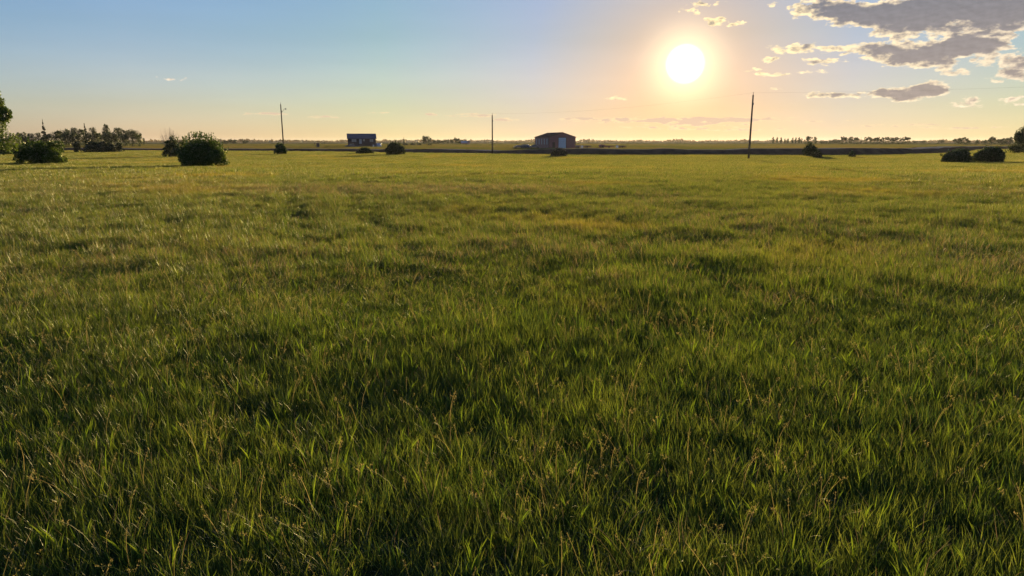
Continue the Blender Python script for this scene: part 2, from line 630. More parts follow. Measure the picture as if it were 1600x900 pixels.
def spline(P, n=12):
    out = []
    P = [P[0]] + list(P) + [P[-1]]
    for i in range(1, len(P) - 2):
        for k in range(n):
            t = k / n
            out.append(tuple(0.5 * ((2 * P[i][c]) + (-P[i - 1][c] + P[i + 1][c]) * t + (2 * P[i - 1][c] - 5 * P[i][c] + 4 * P[i + 1][c] - P[i + 2][c]) * t * t
                                    + (-P[i - 1][c] + 3 * P[i][c] - 3 * P[i + 1][c] + P[i + 2][c]) * t ** 3) for c in range(3)))
    out.append(tuple(P[-1]))
    return np.array(out)


road = spline(ROAD)


def sweep(name, offs, material):
    """offs: list of (offset across, dz relative to bank top as fraction, absolute extra)"""
    P = road[:, :2]
    T = np.gradient(P, axis=0)
    T /= np.linalg.norm(T, axis=1)[:, None]
    N = np.stack([-T[:, 1], T[:, 0]], 1)          # points away from the camera (left-to-right travel)
    V = []
    for (o, fr, ex) in offs:
        q = P + N * o
        g = height(q[:, 0], q[:, 1])
        top = height(P[:, 0], P[:, 1]) + road[:, 2]
        wob = 1 + .5 * vnoise(P[:, 0], P[:, 1], 14.0) + .35 * vnoise(P[:, 0], P[:, 1], 4.0)
        top = height(P[:, 0], P[:, 1]) + road[:, 2] * wob
        z = g * (1 - fr) + top * fr + ex + vnoise(q[:, 0], q[:, 1], 3.0) * 0.06 * (1 if 0 < fr < 1 else 0)
        V.append(np.stack([q[:, 0], q[:, 1], z], 1))
    V = np.stack(V, 0)
    k, n = V.shape[:2]
    i, j = np.meshgrid(np.arange(k - 1), np.arange(n - 1), indexing='ij')
    a = i * n + j
    F = np.stack([a, a + 1, a + n + 1, a + n], -1).reshape(-1, 4)
    me = mesh_np(name, V.reshape(-1, 3), F, [material], smooth=False)
    return link(name, me)


M['bank'] = mat('bank_soil_and_weeds', (0.10, 0.06, 0.038), 1.0, var=0.4, scale=0.5, bump=1.0, bscale=3, spec=0)
M['gravel'] = mat('gravel', (0.26, 0.22, 0.18), 0.95, var=0.2, scale=2.0, bump=0.6, bscale=8, spec=0)
o = sweep('road_embankment', [(-4.2, 0, -0.06), (-3.6, .2, 0), (-2.9, .55, 0), (-2.2, .85, 0), (-1.6, 1, 0), (0, 1, 0), (6, 1, 0), (8.2, .6, 0), (10, 0, -0.06)], M['bank'])
tag(o, None, None, None, 'structure')
o = sweep('gravel_road', [(-0.6, 1, .006), (1.2, 1, .03), (2.4, 1, .05), (3.6, 1, .03), (5.4, 1, .006)], M['gravel'])
tag(o, None, None, None, 'structure')

# ------------------------------------------------------------------ grass
src = bpy.data.collections.new('grass_tufts')     # never linked into the scene: only a palette for the grass object


def blades(n, rad, hmin, hmax, w0, w1, lean, curl, seg, hvar=1.0, out=0.35, wind=0.0):
    """returns V, F(tri), tint"""
    ph = rng.uniform(0, 2 * np.pi, n)
    rr = rad * np.sqrt(rng.uniform(0, 1, n))
    bx, by = rr * np.cos(ph), rr * np.sin(ph)
    az = ph + rng.normal(0, 1.2, n)
    hgt = rng.uniform(hmin, hmax, n) * (1 - 0.25 * (rr / rad) ** 2)
    w = rng.uniform(w0, w1, n)
    ln = np.abs(rng.normal(0, lean, n)) + out * (rr / rad) * lean
    cu = np.abs(rng.normal(0, curl, n)) + curl * 0.3
    tw = rng.uniform(0, np.pi, n)                 # which way the flat of the blade faces
    V, T = [], []
    t = np.linspace(0, 1, seg + 1)
    pts = []
    x, y, z = bx.copy(), by.copy(), np.full(n, -0.02)
    angv = ln.copy()
    pts.append((x.copy(), y.copy(), z.copy()))
    for k in range(seg):
        step = hgt / seg
        x += np.cos(az) * np.sin(angv) * step
        y += np.sin(az) * np.sin(angv) * step
        z += np.cos(angv) * step
        angv += cu / seg * (0.4 + 1.6 * (k + 1) / seg)
        pts.append((x.copy(), y.copy(), z.copy()))
    tint = rng.uniform(0, 1, n)
    for k in range(seg):
        ww = w * (1 - (t[k]) ** 2.2) * 0.5 * (0.55 + 0.45 * min(1, t[k] * 4 + 0.3))
        tk = tw + 0.5 * t[k]
        sx, sy = np.cos(tk) * ww, np.sin(tk) * ww
        px, py, pz = pts[k]
        V += [np.stack([px - sx, py - sy, pz], 1), np.stack([px + sx, py + sy, pz], 1)]
    V.append(np.stack(pts[seg], 1))
    V = np.stack(V, 1)                            # n, 2seg+1, 3
    m = 2 * seg + 1
    base = (np.arange(n) * m)[:, None]
    F = []
    for k in range(seg - 1):
        a = 2 * k
        F += [base + np.array([a, a + 1, a + 3]), base + np.array([a, a + 3, a + 2])]
    a = 2 * (seg - 1)
    F.append(base + np.array([a, a + 1, a + 2]))
    F = np.concatenate(F, 0)
    return V.reshape(-1, 3), F, np.repeat(tint, m)


def seed_heads(n, rad, hmin, hmax):
    """thin culms with an open panicle of small spikelets"""
    Vs, Fs, Ts, k0 = [], [], [], 0
    for i in range(n):
        ph = rng.uniform(0, 6.28)
        r = rad * math.sqrt(rng.uniform())
        az = rng.uniform(0, 6.28)
        h = rng.uniform(hmin, hmax)
        ln = abs(rng.normal(0, 0.16)) + 0.04
        p = np.array([r * math.cos(ph), r * math.sin(ph), 0.0])
        d = np.array([math.cos(az), math.sin(az), 0.0])
        pts = [p]
        a = ln
        for k in range(5):
            p = p + (d * math.sin(a) + np.array([0, 0, 1.0]) * math.cos(a)) * h / 5
            a += 0.10 + 0.05 * k
            pts.append(p)
        tint = rng.uniform()
        side = np.array([-d[1], d[0], 0]) * 0.0011
        for k in range(5):
            Vs += [pts[k] - side, pts[k] + side, pts[k + 1] + side * .7, pts[k + 1] - side * .7]
            Fs += [(k0, k0 + 1, k0 + 2), (k0, k0 + 2, k0 + 3)]
            Ts += [tint] * 4
            k0 += 4
        for q in range(16):                       # spikelets around the top quarter
            u = rng.uniform(0, 1)
            c = pts[4] * (1 - u) + pts[5] * u + rng.normal(0, 0.008 * (1.2 - u * .7), 3)
            dv = rng.normal(0, 1, 3)
            dv[2] = abs(dv[2]) + 0.8
            dv /= np.linalg.norm(dv)
            s2 = np.cross(dv, rng.normal(0, 1, 3))
            s2 = s2 / (np.linalg.norm(s2) + 1e-6) * 0.0017
            L = rng.uniform(0.006, 0.012)
            Vs += [c - s2, c + s2, c + dv * L]
            Fs.append((k0, k0 + 1, k0 + 2))
            Ts += [rng.uniform()] * 3
            k0 += 3
    return np.array(Vs), np.array(Fs), np.array(Ts)


def tuft(name, parts):
    """parts: list of ((V,F,T), material)"""
    V, F, T, MI, mats, k = [], [], [], [], [], 0
    for (v, f, t), m in parts:
        if m not in mats:
            mats.append(m)
        V.append(v)
        F.append(f + k)
        T.append(t)
        MI.append(np.full(len(f), mats.index(m)))
        k += len(v)
    me = mesh_np(name, np.vstack(V), np.vstack(F), mats, np.concatenate(T), np.concatenate(MI))
    o = bpy.data.objects.new(name, me)
    src.objects.link(o)
    return o


G, GB, DR, SE = M['grass'], M['grass_broad'], M['dry'], M['seed']
# near tufts 00-07
for i in range(5):
    tuft('a%02d_fine' % i, [(blades(34, 0.10, .07, .16, .0024, .0042, .22, .5, 4), G), (blades(22, 0.09, .15, .26, .0028, .0052, .13, .32, 5), G), (blades(1, .1, .16, .34, .002, .004, .5, 1.4, 5), DR)])
tuft('a05_broad', [(blades(34, 0.10, .08, .20, .0025, .005, .18, .5, 5), G), (blades(7, .035, .16, .27, .008, .013, .30, .35, 5), GB)])
tuft('a06_broad', [(blades(34, 0.10, .08, .20, .0025, .005, .18, .5, 5), G), (blades(5, .04, .18, .30, .007, .010, .22, .4, 5), GB)])
tuft('a07_dry', [(blades(34, 0.11, .12, .24, .0025, .0045, .25, .8, 5), G), (blades(6, .1, .20, .34, .002, .004, .45, 1.6, 6), DR)])
tuft('a08_seed', [(blades(38, 0.11, .12, .24, .0025, .0045, .25, .8, 5), G), (seed_heads(4, .1, .24, .36), SE)])
# mid clumps
for i in range(4):
    tuft('b%02d_clump' % i, [(blades(120, 0.34, .08, .18, .004, .007, .22, .5, 3), G), (blades(80, 0.32, .16, .28, .004, .008, .16, .4, 3), G), (blades(11, .3, .2, .36, .003, .006, .35, 1.1, 3), DR), (blades(12, .3, .2, .31, .003, .006, .15, .6, 3), SE)])
tuft('b04_dry', [(blades(120, 0.34, .13, .27, .004, .008, .25, .7, 3), G), (blades(60, .32, .2, .34, .0035, .007, .3, 1.0, 3), DR)])
# far clumps
for i in range(3):
    tuft('c%02d_far' % i, [(blades(240, 0.85, .13, .29, .012, .024, .22, .6, 2), G), (blades(75, .8, .2, .32, .009, .016, .25, .8, 2), SE)])
for i in range(2):
    tuft('d%02d_field' % i, [(blades(260, 2.2, .20, .40, .05, .10, .25, .5, 1), M['crop'])])
names = sorted(ob.name for ob in src.objects)
IDX = {n: i for i, n in enumerate(names)}


def wedge(r0, r1, dens, spread=R(47), back=0.0):
    """random points over a fan of field in front of the camera, a few metres wider on each side"""
    out_x, out_y = [], []
    xmax = r1 * math.tan(spread) + 4
    n = int(dens * 2 * xmax * (r1 + 1.5))
    x = rng.uniform(-xmax, xmax, n)
    y = rng.uniform(-1.5, r1, n)
    r = np.hypot(x, y)
    ok = (r >= r0) & (r < r1) & (np.abs(x) < (y + 1.5) * math.tan(spread) + 4)
    return x[ok], y[ok]


def road_dist(x, y):
    """signed distance beyond the camera-side foot of the bank (negative = on our side)"""
    yc = np.interp(x, road[:, 0], road[:, 1])
    sl = np.gradient(road[:, 1]) / np.maximum(1e-3, np.gradient(road[:, 0]))
    s = np.interp(x, road[:, 0], sl)
    return (y - yc) / np.sqrt(1 + s * s)


PX, PY, PID, PS, PR = [], [], [], [], []


def scatter(x, y, choices, probs, s0, s1, tilt=0.16, wind=0.20):
    n = len(x)
    names_ = rng.choice(len(choices), n, p=np.array(probs) / sum(probs))
    ids = np.array([IDX[c] for c in choices])[names_]
    sc = rng.uniform(s0, s1, n)
    big = 1.0 + vnoise(x, y, 0.9) * 0.5 + vnoise(x, y, 3.7) * 0.25 + vnoise(x, y, 11) * 0.2
    # two faint wheel tracks running away on the left
    tx = -4.2 - (y - 15.5) * 0.345
    for o_ in (-0.8, 0.8):
        big *= 1 - 0.3 * np.exp(-((x - tx - o_) / 0.28) ** 2) * (y > 9)
    big = np.clip(big, 0.45, 1.6)
    rz = rng.uniform(0, 2 * np.pi, n)
    # lean: the wind lays the grass gently to the left, plus a random tilt
    wl = wind * (1.0 + vnoise(x + 50, y, 5.0) * 1.6) * (0.75 - 0.5 * np.clip(x / np.maximum(y, 2.0), -1, 1))
    ax = rng.normal(0, tilt, n)
    ay = -wl + rng.normal(0, tilt, n)
    cz, sz, cx, sx, cy, sy = np.cos(rz), np.sin(rz), np.cos(ax), np.sin(ax), np.cos(ay), np.sin(ay)
    # Rm = Ry(ay) * Rx(ax) * Rz(rz)
    r00 = cy * cz + sy * sx * sz
    r10 = cx * sz
    r20 = -sy * cz + cy * sx * sz
    r21 = sy * sz + cy * sx * cz
    r22 = cy * cx
    ex, ey, ez = np.arctan2(r21, r22), -np.arcsin(np.clip(r20, -1, 1)), np.arctan2(r10, r00)
    PX.append(x)
    PY.append(y)
    PID.append(ids)
    PS.append(np.stack([sc, sc, sc * big], 1))
    PR.append(np.stack([ex, ey, ez], 1))


x, y = wedge(0.9, 15.0, 290)
k = rng.uniform(size=len(x)) > sstep(6.5, 15, np.hypot(x, y))
x, y = x[k], y[k]
st = rng.uniform(size=len(x)) < np.clip(.03 - .07 * x / np.maximum(y, 2) + .09 * vnoise(x, y, 2.2), 0.005, .13)
scatter(x[st], y[st], ['a07_dry', 'a08_seed'], [1.6, 1], .6, 1.0, .14, .34)
x, y = x[~st], y[~st]
scatter(x, y, names[0:9], [1, 1, 1, 1, 1, .36, .45, .34, .10], .55, .86, .11, .18)
x, y = wedge(6.5, 48, 30)
k = (rng.uniform(size=len(x)) < sstep(5.5, 14, np.hypot(x, y))) & (rng.uniform(size=len(x)) > sstep(28, 48, np.hypot(x, y)))
x, y = x[k], y[k]
dryp = np.clip((vnoise(x, y, 7.0) + vnoise(x, y, 2.5) * .6) * 1.4 - .12, 0, .4)
dryp = np.maximum(dryp * .6, 1.0 * np.exp(-((y - 22.5) / 2.2) ** 2) * sstep(-10, -7.5, x) * (1 - sstep(-1.5, 4, x)))
isd = rng.uniform(size=len(x)) < dryp
scatter(x[~isd], y[~isd], ['b00_clump', 'b01_clump', 'b02_clump', 'b03_clump'], [1, 1, 1, 1], .58, .88)
scatter(x[isd], y[isd], ['b04_dry'], [1], .7, 1.0)
x, y = wedge(26, 260, 3.4)
keep = (rng.uniform(size=len(x)) < sstep(24, 42, np.hypot(x, y))) & (road_dist(x, y) < -6.5) & (rng.uniform(size=len(x)) < np.where(y > 110, .5, 1))
scatter(x[keep], y[keep], ['c00_far', 'c01_far', 'c02_far'], [1, 1, 1], .7, .95, .06, .12)
x, y = wedge(110, 620, .11)
keep = (road_dist(x, y) > 10)
for (X0, d0, rr) in ((568, 285, 13), (868, 240, 14), (822, 238, 7), (935, 240, 9)):
    c0 = at(X0, d0)
    keep &= np.hypot(x - c0.x, y - c0.y) > rr
keep &= rng.uniform(size=len(x)) < np.where(y > 330, .45, 1)
scatter(x[keep], y[keep], ['d00_field', 'd01_field'], [1, 1], .8, 1.2, .04, .1)

PX = np.concatenate(PX)
PY = np.concatenate(PY)
PZ = height(PX, PY)
PID = np.concatenate(PID)
PS = np.vstack(PS)
PR = np.vstack(PR)
gm = bpy.data.meshes.new('grass')
gm.vertices.add(len(PX))
gm.vertices.foreach_set('co', np.stack([PX, PY, PZ], 1).astype(np.float32).ravel())
a = gm.attributes.new('pick', 'INT', 'POINT')
a.data.foreach_set('value', PID.astype(np.int32))
a = gm.attributes.new('scl', 'FLOAT_VECTOR', 'POINT')
a.data.foreach_set('vector', PS.astype(np.float32).ravel())
a = gm.attributes.new('rot', 'FLOAT_VECTOR', 'POINT')
a.data.foreach_set('vector', PR.astype(np.float32).ravel())
grass = link('grass', gm)
tag(grass, 'long uncut grass with seed heads covering the whole field', 'grass', None, 'stuff')
print('GRASS instances', len(PX))
ng = bpy.data.node_groups.new('grow_grass', 'GeometryNodeTree')
ng.interface.new_socket('Geometry', in_out='INPUT', socket_type='NodeSocketGeometry')
ng.interface.new_socket('Geometry', in_out='OUTPUT', socket_type='NodeSocketGeometry')
gi = ng.nodes.new('NodeGroupInput')
go = ng.nodes.new('NodeGroupOutput')
iop = ng.nodes.new('GeometryNodeInstanceOnPoints')
ci = ng.nodes.new('GeometryNodeCollectionInfo')
ci.inputs['Collection'].default_value = src
ci.inputs['Separate Children'].default_value = True
ci.inputs['Reset Children'].default_value = True
iop.inputs['Pick Instance'].default_value = True


def named(nm, ty):
    n = ng.nodes.new('GeometryNodeInputNamedAttribute')
    n.data_type = ty
    n.inputs['Name'].default_value = nm
    return n.outputs['Attribute']


e2r = ng.nodes.new('FunctionNodeEulerToRotation')
ng.links.new(named('rot', 'FLOAT_VECTOR'), e2r.inputs[0])
ng.links.new(gi.outputs[0], iop.inputs['Points'])
ng.links.new(ci.outputs[0], iop.inputs['Instance'])
ng.links.new(named('pick', 'INT'), iop.inputs['Instance Index'])
ng.links.new(e2r.outputs[0], iop.inputs['Rotation'])
ng.links.new(named('scl', 'FLOAT_VECTOR'), iop.inputs['Scale'])
ng.links.new(iop.outputs[0], go.inputs[0])
md = grass.modifiers.new('grow', 'NODES')
md.node_group = ng


# ------------------------------------------------------------------ foliage
def leaf_quads(P, size, N=None, flat=0.0, up=0.0):
    """rhombic leaf cards at points P, random orientation (or loosely along N)"""
    n = len(P)
    d = rng.normal(0, 1, (n, 3))
    if N is not None:
        d = d * 0.8 + N
    d[:, 2] += up
    d /= np.linalg.norm(d, axis=1)[:, None]
    s = np.cross(d, rng.normal(0, 1, (n, 3)))
    s /= np.linalg.norm(s, axis=1)[:, None] + 1e-6
    L = size * rng.uniform(0.6, 1.4, n)[:, None]
    wv_ = L * 0.32
    V = np.stack([P - d * L * .5, P + s * wv_, P + d * L * .5, P - s * wv_], 1)
    F = np.arange(4 * n).reshape(n, 4)
    return V.reshape(-1, 3), F


def lobes_points(lobes, n, shell=0.5, spread=0.45):
    """lobes: (x,y,z,rx,ry,rz,weight) ; points gathered towards lobe surfaces, clumped"""
    w = np.array([l[6] for l in lobes], float)
    cnt = rng.multinomial(n, w / w.sum())
    out, nor = [], []
    for l, c in zip(lobes, cnt):
        d = rng.normal(0, 1, (c, 3))
        d /= np.linalg.norm(d, axis=1)[:, None]
        # clumping: pull directions towards random twig directions
        k = max(6, c // 26)
        tw = rng.normal(0, 1, (k, 3))
        tw /= np.linalg.norm(tw, axis=1)[:, None]
        pick = rng.integers(0, k, c)
        d = d * spread + tw[pick]
        d /= np.linalg.norm(d, axis=1)[:, None]
        reach = rng.uniform(0.8, 1.12, k)[pick]
        r = (shell + (1 - shell) * rng.uniform(0, 1, c) ** 0.6) * reach
        out.append(np.array(l[:3]) + d * r[:, None] * np.array(l[3:6]))
        nor.append(d)
    return np.vstack(out), np.vstack(nor)


def stems_mb(h, rad, n, r0, top=0.7, lean=0.5):
    mb = MB()
    for k in range(n):
        a = random.uniform(0, 6.28)
        b = (math.cos(a) * rad * .15, math.sin(a) * rad * .15, -0.15)
        q = random.uniform(.3, 1) * rad * lean
        hh = h * top * random.uniform(.7, 1.1)
        mb.tube([b, (b[0] + math.cos(a) * q * .3, b[1] + math.sin(a) * q * .3, hh * .4), (b[0] + math.cos(a) * q, b[1] + math.sin(a) * q, hh)],
                [r0, r0 * .7, r0 * .25], 5)
    return mb


def shoots(P, n, w, h, x0, z0, ln):
    """upright leafy shoots that break the outline of a shrub"""
    out = []
    for k in range(n):
        x = random.uniform(-w, w)
        y = random.uniform(-w * .5, w * .5)
        zz = z0 * math.sqrt(max(0.05, 1 - (x / (w * 1.1)) ** 2))
        L = random.uniform(.15, 1) ** 1.5 * ln
        dx = random.gauss(x / w * .35, .15)
        m = int(7 * L / .5) + 2
        t = np.linspace(0, 1, m)
        out.append(np.stack([x + dx * t * L + rng.normal(0, .02, m), y + rng.normal(0, .02, m), zz * .93 + t * L + 0 * t], 1))
    return np.vstack([P] + out)


def shrub(X0, X1, Yt, Yb, label, m='leaf', leafn=None, lsize=None, shoot=0, dist=None, name='shrub', cat='shrub', group='shrubs dotted over the field', shape='dome', skew=0.0):
    Xc = (X0 + X1) / 2
    d = dist or hit(Xc, Yb)
    p = at(Xc, d)
    hw = (X1 - X0) / 2 * px_m(d)
    ht = (zpx(Yt, d) - p.z) * 0.97
    root = empty(name, p, label, cat, group)
    lsz = lsize or max(0.07, 1.3 * d / 1100)
    n = int((leafn or 0) * 1.5) or int(min(9000, 2.2 * (hw * ht * 4) / (lsz * lsz)) + 500)
    lobes = [(0, 0, ht * .40, hw * .78, hw * .7, ht * .46, 3)] if shape != 'dome' else [(random.uniform(-.1, .1) * hw, 0, ht * .42, hw * .66, hw * .62, ht * .53, 3.4)]
    nl = 7 if shape == 'dome' else 9
    for k in range(nl):
        a = -1 + 2 * (k + .5) / nl
        zc = ht * (.60 - .36 * a * a) * random.uniform(.8, 1.12) if shape == 'dome' else ht * random.uniform(.3, .66)
        rr = min(ht * .33, hw * .4) * random.uniform(.8, 1.15) * (1 - .3 * a * a)
        lobes.append((a * hw * .74, random.uniform(-.3, .3) * hw, zc + skew * a * ht * .15, rr * 1.15, rr * 1.2, rr, 1.1))
    for k in range(4):
        a = -.75 + 1.5 * k / 3
        lobes.append((a * hw * .95, random.uniform(-.2, .3) * hw, ht * .16, hw * random.uniform(.2, .3), hw * .4, ht * random.uniform(.16, .24), .6))
    P, N = lobes_points(lobes, n)
    if shoot:
        P = shoots(P, shoot * 3, hw * .9, ht, 0, ht * .92, ht * .18)
    P = P[P[:, 2] > -0.05]
    V, F = leaf_quads(P, lsz * 1.75)
    link('foliage', mesh_np('foliage', V, F, [M[m]]), root)
    stems_mb(ht, hw, 7, 0.02 + hw * .012).build('stem', M['bark'], root)
    return root


SH = 'shrubs dotted over the field'
# near and middle shrubs (photo x0, x1, top row, base row)
shrub(272, 353, 204, 258, 'largest dark leafy shrub with ragged top shoots, left of the light pole', 'leaf', 12000, .085, shoot=46, shape='wide')
shrub(22, 94, 213, 255, 'large dark rounded shrub in lit grass at the left edge', 'leaf', 9000, .09, shoot=12, shape='wide')
shrub(64, 96, 226, 254, 'small lighter green shrub growing out of the right side of the left edge shrub', 'leaf_light', 2600, .085, dist=hit(50, 255) - .8)
shrub(252, 284, 207, 236, 'dark shrub half hidden behind the left side of the largest shrub', 'leaf_dark', None, None, dist=112)
shrub(427, 448, 222, 240, 'small round shrub at the foot of the pole with the lamp', 'leaf', 3000, None)
shrub(554, 583, 229, 239.3, 'low flat dark green mound of a shrub in front of the blue roofed house', 'leaf_dark', 4200, .12, shape='dome')
shrub(601, 634, 219, 241, 'round purplish dark shrub right of the house', 'leaf_dark', 4200, .13, shoot=8)
shrub(860, 887, 230, 243.5, 'small brownish shrub in front of the metal shed', 'leaf_grey', 2600, .13, shoot=6)
shrub(1256, 1278, 221, 243, 'tall narrow shrub beside the dark road bank, left of a smaller one', 'leaf_dark', 3200, .12, shoot=6, shape='wide')
shrub(1273, 1288, 233, 246, 'small shrub touching the right foot of the tall narrow shrub', 'leaf_dark', 1600, .11)
shrub(1328, 1339, 234, 244.5, 'tiny shrub standing alone before the dark road bank', 'leaf_dark', 1100, .11)
shrub(1474, 1526, 231, 252.5, 'wide low shrub, left one of the close pair on the right', 'leaf_dark', 6500, .10, shoot=8)
shrub(1527, 1575, 226, 252, 'domed shrub, right one of the close pair on the right', 'leaf_dark', 6500, .10, shoot=8)
shrub(126, 192, 219, 234.5, 'broad dark spreading shrub on the field edge below the left tree row', 'needle', 6500, .17, shape='wide', dist=165)
shrub(113, 125, 218, 234.5, 'narrow dark shrub just left of the broad spreading shrub', 'needle', 1500, .16, dist=165)
shrub(-12, 26, 221, 234, 'dark low shrub at the far left edge beyond the large one', 'leaf_dark', 3000, .16, dist=135)


# bare shrub behind the largest one
def bare_shrub():
    d = 118
    p = at(266, d)
    ht = zpx(199, d) - p.z
    hw = 17 * px_m(d)
    root = empty('bare_shrub', p, 'leafless grey twiggy shrub rising behind the largest dark shrub', 'shrub', SH)
    mb = MB()
    for k in range(90):
        a = random.uniform(-1, 1)
        b = random.uniform(-1, 1)
        hh = ht * random.uniform(.75, 1.02) * math.sqrt(max(.2, 1 - .45 * a * a))
        mb.tube([(a * hw * .2, b * hw * .2, -.1), (a * hw * .55 + random.gauss(0, .08), b * hw * .5, hh * .5), (a * hw + random.gauss(0, .12), b * hw * .8, hh)],
                [.022, .013, .006], 3, False)
    mb.build('twig', M['twig'], root)


bare_shrub()


# ------------------------------------------------------------------ trees
def trunk_mb(h, r, limbs, spread, z0=0.3):
    mb = MB()
    pts = [(0, 0, -.2), (random.gauss(0, .01) * h, 0, h * .3), (random.gauss(0, .02) * h, random.gauss(0, .02) * h, h * .65), (0, 0, h * .92)]
    mb.tube(pts, [r, r * .8, r * .5, r * .12], 7)
    for k in range(limbs):
        z = h * random.uniform(z0, .75)
        a = random.uniform(0, 6.28)
        L = spread * random.uniform(.5, .95)
        mb.tube([(0, 0, z), (math.cos(a) * L * .5, math.sin(a) * L * .5, z + L * .35), (math.cos(a) * L, math.sin(a) * L, z + L * .7)], [r * .4, r * .25, r * .06], 5)
    return mb


def crown_lobes(h, w, kind):
    L = []
    if kind == 'round':
        L.append((0, 0, h * .58, w * .7, w * .7, h * .36, 2))
        L.append((0, 0, h * .22, w * .85, w * .85, h * .24, 1.6))
        for k in range(9):
            a = 6.28 * k / 9 + random.uniform(-.3, .3)
            e = random.uniform(-.5, .9)
            c = math.sqrt(1 - min(.95, e * e))
            q = random.uniform(.22, .36)
            L.append((math.cos(a) * c * w * .68, math.sin(a) * c * w * .68, h * (.56 + .33 * e), w * q * 1.3, w * q * 1.3, h * q * .6, .9))
    elif kind == 'poplar':
        for k in range(7):
            t = k / 6
            q = math.sin(math.pi * (.18 + .72 * t)) ** .7
            L.append((random.gauss(0, .12) * w, random.gauss(0, .12) * w, h * (.22 + .68 * t), w * q * random.uniform(.7, 1), w * q * random.uniform(.7, 1), h * .11, q))
    elif kind == 'gappy':       # tall clear trunks, tops only
        for k in range(7):
            L.append((random.uniform(-.6, .6) * w, random.uniform(-.6, .6) * w, h * random.uniform(.5, .9), w * random.uniform(.3, .5), w * .4, h * random.uniform(.09, .15), 1))
        L.append((0, 0, h * .18, w * 1.1, w * .9, h * .22, 2.2))
    elif kind == 'spruce':
        for k in range(9):
            t = k / 8
            L.append((0, 0, h * (.1 + .86 * t), w * (1.02 - t) * random.uniform(.85, 1.1), w * (1.02 - t), h * .05, (1.1 - t)))
    return L


tree_proto = {}


def tree_meshes(kind, leafn, m, var):
    key = (kind, leafn, m, var)
    if key not in tree_proto:
        P, N = lobes_points(crown_lobes(1.0, 0.5, kind), leafn * 2, .35, .55)
        V, F = leaf_quads(P, 1.0 / math.sqrt(leafn) * 2.0)
        tm = trunk_mb(1.0, .03 if kind != 'gappy' else .022, 5 if kind != 'spruce' else 0, .3)
        tree_proto[key] = (mesh_np('crown', V, F, [M[m]]), tm.mesh('trunk', M['bark']))
    return tree_proto[key]


def tree(X, w_px, Yt, d, label, kind='round', m='leaf_dark', leafn=700, group=None, name=None, var=0, dz=0.0, zb=None, flat=1.0):
    p = at(X, d)
    h = (zpx(Yt, d) - p.z)
    w = w_px * px_m(d)
    cm, tm = tree_meshes(kind, leafn, m, var)
    nm = name or {'round': 'broadleaf_tree', 'poplar': 'poplar_tree', 'gappy': 'broadleaf_tree', 'spruce': 'spruce_tree'}[kind]
    root = empty(nm, p, label, 'tree', group)
    root.rotation_euler = (0, 0, random.uniform(0, 6.28))
    c = link('crown', cm, root)
    t = link('trunk', tm, root)
    c.scale = (w, w, h * flat)
    t.scale = (max(w, h * .35), max(w, h * .35), h)
    return root


# large edge trees, built individually
def big_tree(X, d, Yt, wpx, label, lobes, leafn, lsz, m, trunk_r=.22, h=None):
    p = at(X, d)
    ht = zpx(Yt, d) - p.z
    root = empty('broadleaf_tree', p, label, 'tree')
    P, N = lobes_points([(a * ht, b * ht, c * ht, e * ht, f * ht, g * ht, w) for (a, b, c, e, f, g, w) in lobes], leafn, .35)
    V, F = leaf_quads(P, lsz)
    link('crown', mesh_np('crown', V, F, [M[m]]), root)
    mb = trunk_mb(ht, trunk_r, 9, ht * .3, .15)
    mb.build('trunk', M['bark'], root)
    return root


big_tree(-32, 62, 96, 60, 'pale green tree reaching into the picture at the left edge',
         [(0, 0, .62, .22, .2, .3, 3), (.16, -.05, .72, .14, .12, .15, 1.4), (.22, 0, .60, .09, .08, .09, .8), (.28, 0, .50, .075, .07, .085, 1.0), (.16, 0, .42, .13, .12, .14, 1.2), (.24, .02, .24, .15, .12, .12, 1.0),
          (-.18, 0, .6, .15, .15, .2, 1), (0, 0, .88, .14, .12, .12, 1)], 15000, .16, 'leaf_light')
big_tree(1606, 150, 193, 60, 'tall dense dark tree cut off by the right edge',
         [(0, 0, .62, .4, .35, .33, 3), (-.28, 0, .5, .2, .2, .16, 1), (.05, 0, .85, .25, .22, .16, 1.2), (-.36, 0, .62, .12, .12, .1, .6), (-.2, 0, .22, .42, .3, .2, 1.4), (-.42, 0, .14, .2, .2, .14, .6),
          (.3, 0, .6, .25, .25, .3, 1)], 12000, .24, 'leaf_dark')

GL = 'trees of the dense row on the left horizon'
left_row = [
    (64, 12, 207, 'round', 'low round tree at the left end of the far left row'),
    (71, 15, 187, 'spruce', 'tallest pointed spruce of the far left row'),
    (34, 16, 205, 'round', 'round tree seen above the left edge shrub'),
    (46, 18, 208, 'round', 'low broad tree seen above the left edge shrub'),
    (88, 18, 203, 'round', 'broad dark tree immediately right of the tallest spruce'),
    (101, 16, 200, 'round', 'round dark tree second right of the tallest spruce'),
    (113, 17, 199, 'round', 'round dark tree midway between the two tall spruces'),
    (124, 16, 200, 'round', 'dark tree just left of the shorter spruce'),
    (135, 15, 193, 'spruce', 'second tallest pointed spruce, right of the middle of the far left row'),
    (146, 16, 199, 'round', 'dark tree just right of the shorter spruce'),
    (158, 13, 206, 'round', 'low tree in the dip of the far left row'),
    (168, 13, 194, 'poplar', 'upright pointed tree between the dip and the broad crowns'),
    (180, 22, 199, 'round', 'broad rounded crown left of the last crown of the row'),
]
for i, (X, w, Yt, k, lb) in enumerate(left_row):
    tree(X, w * (1.5 if k != 'spruce' else 1), Yt, 300 + (i % 3) * 9, lb, k, 'needle' if k == 'spruce' else 'leaf_dark', 1500 if k != 'spruce' else 900, GL, var=i % 3)
tree(194, 17, 201, 296, 'dense crown filling the gap left of the last broad crown', 'round', 'leaf_dark', 1500, GL, var=1)
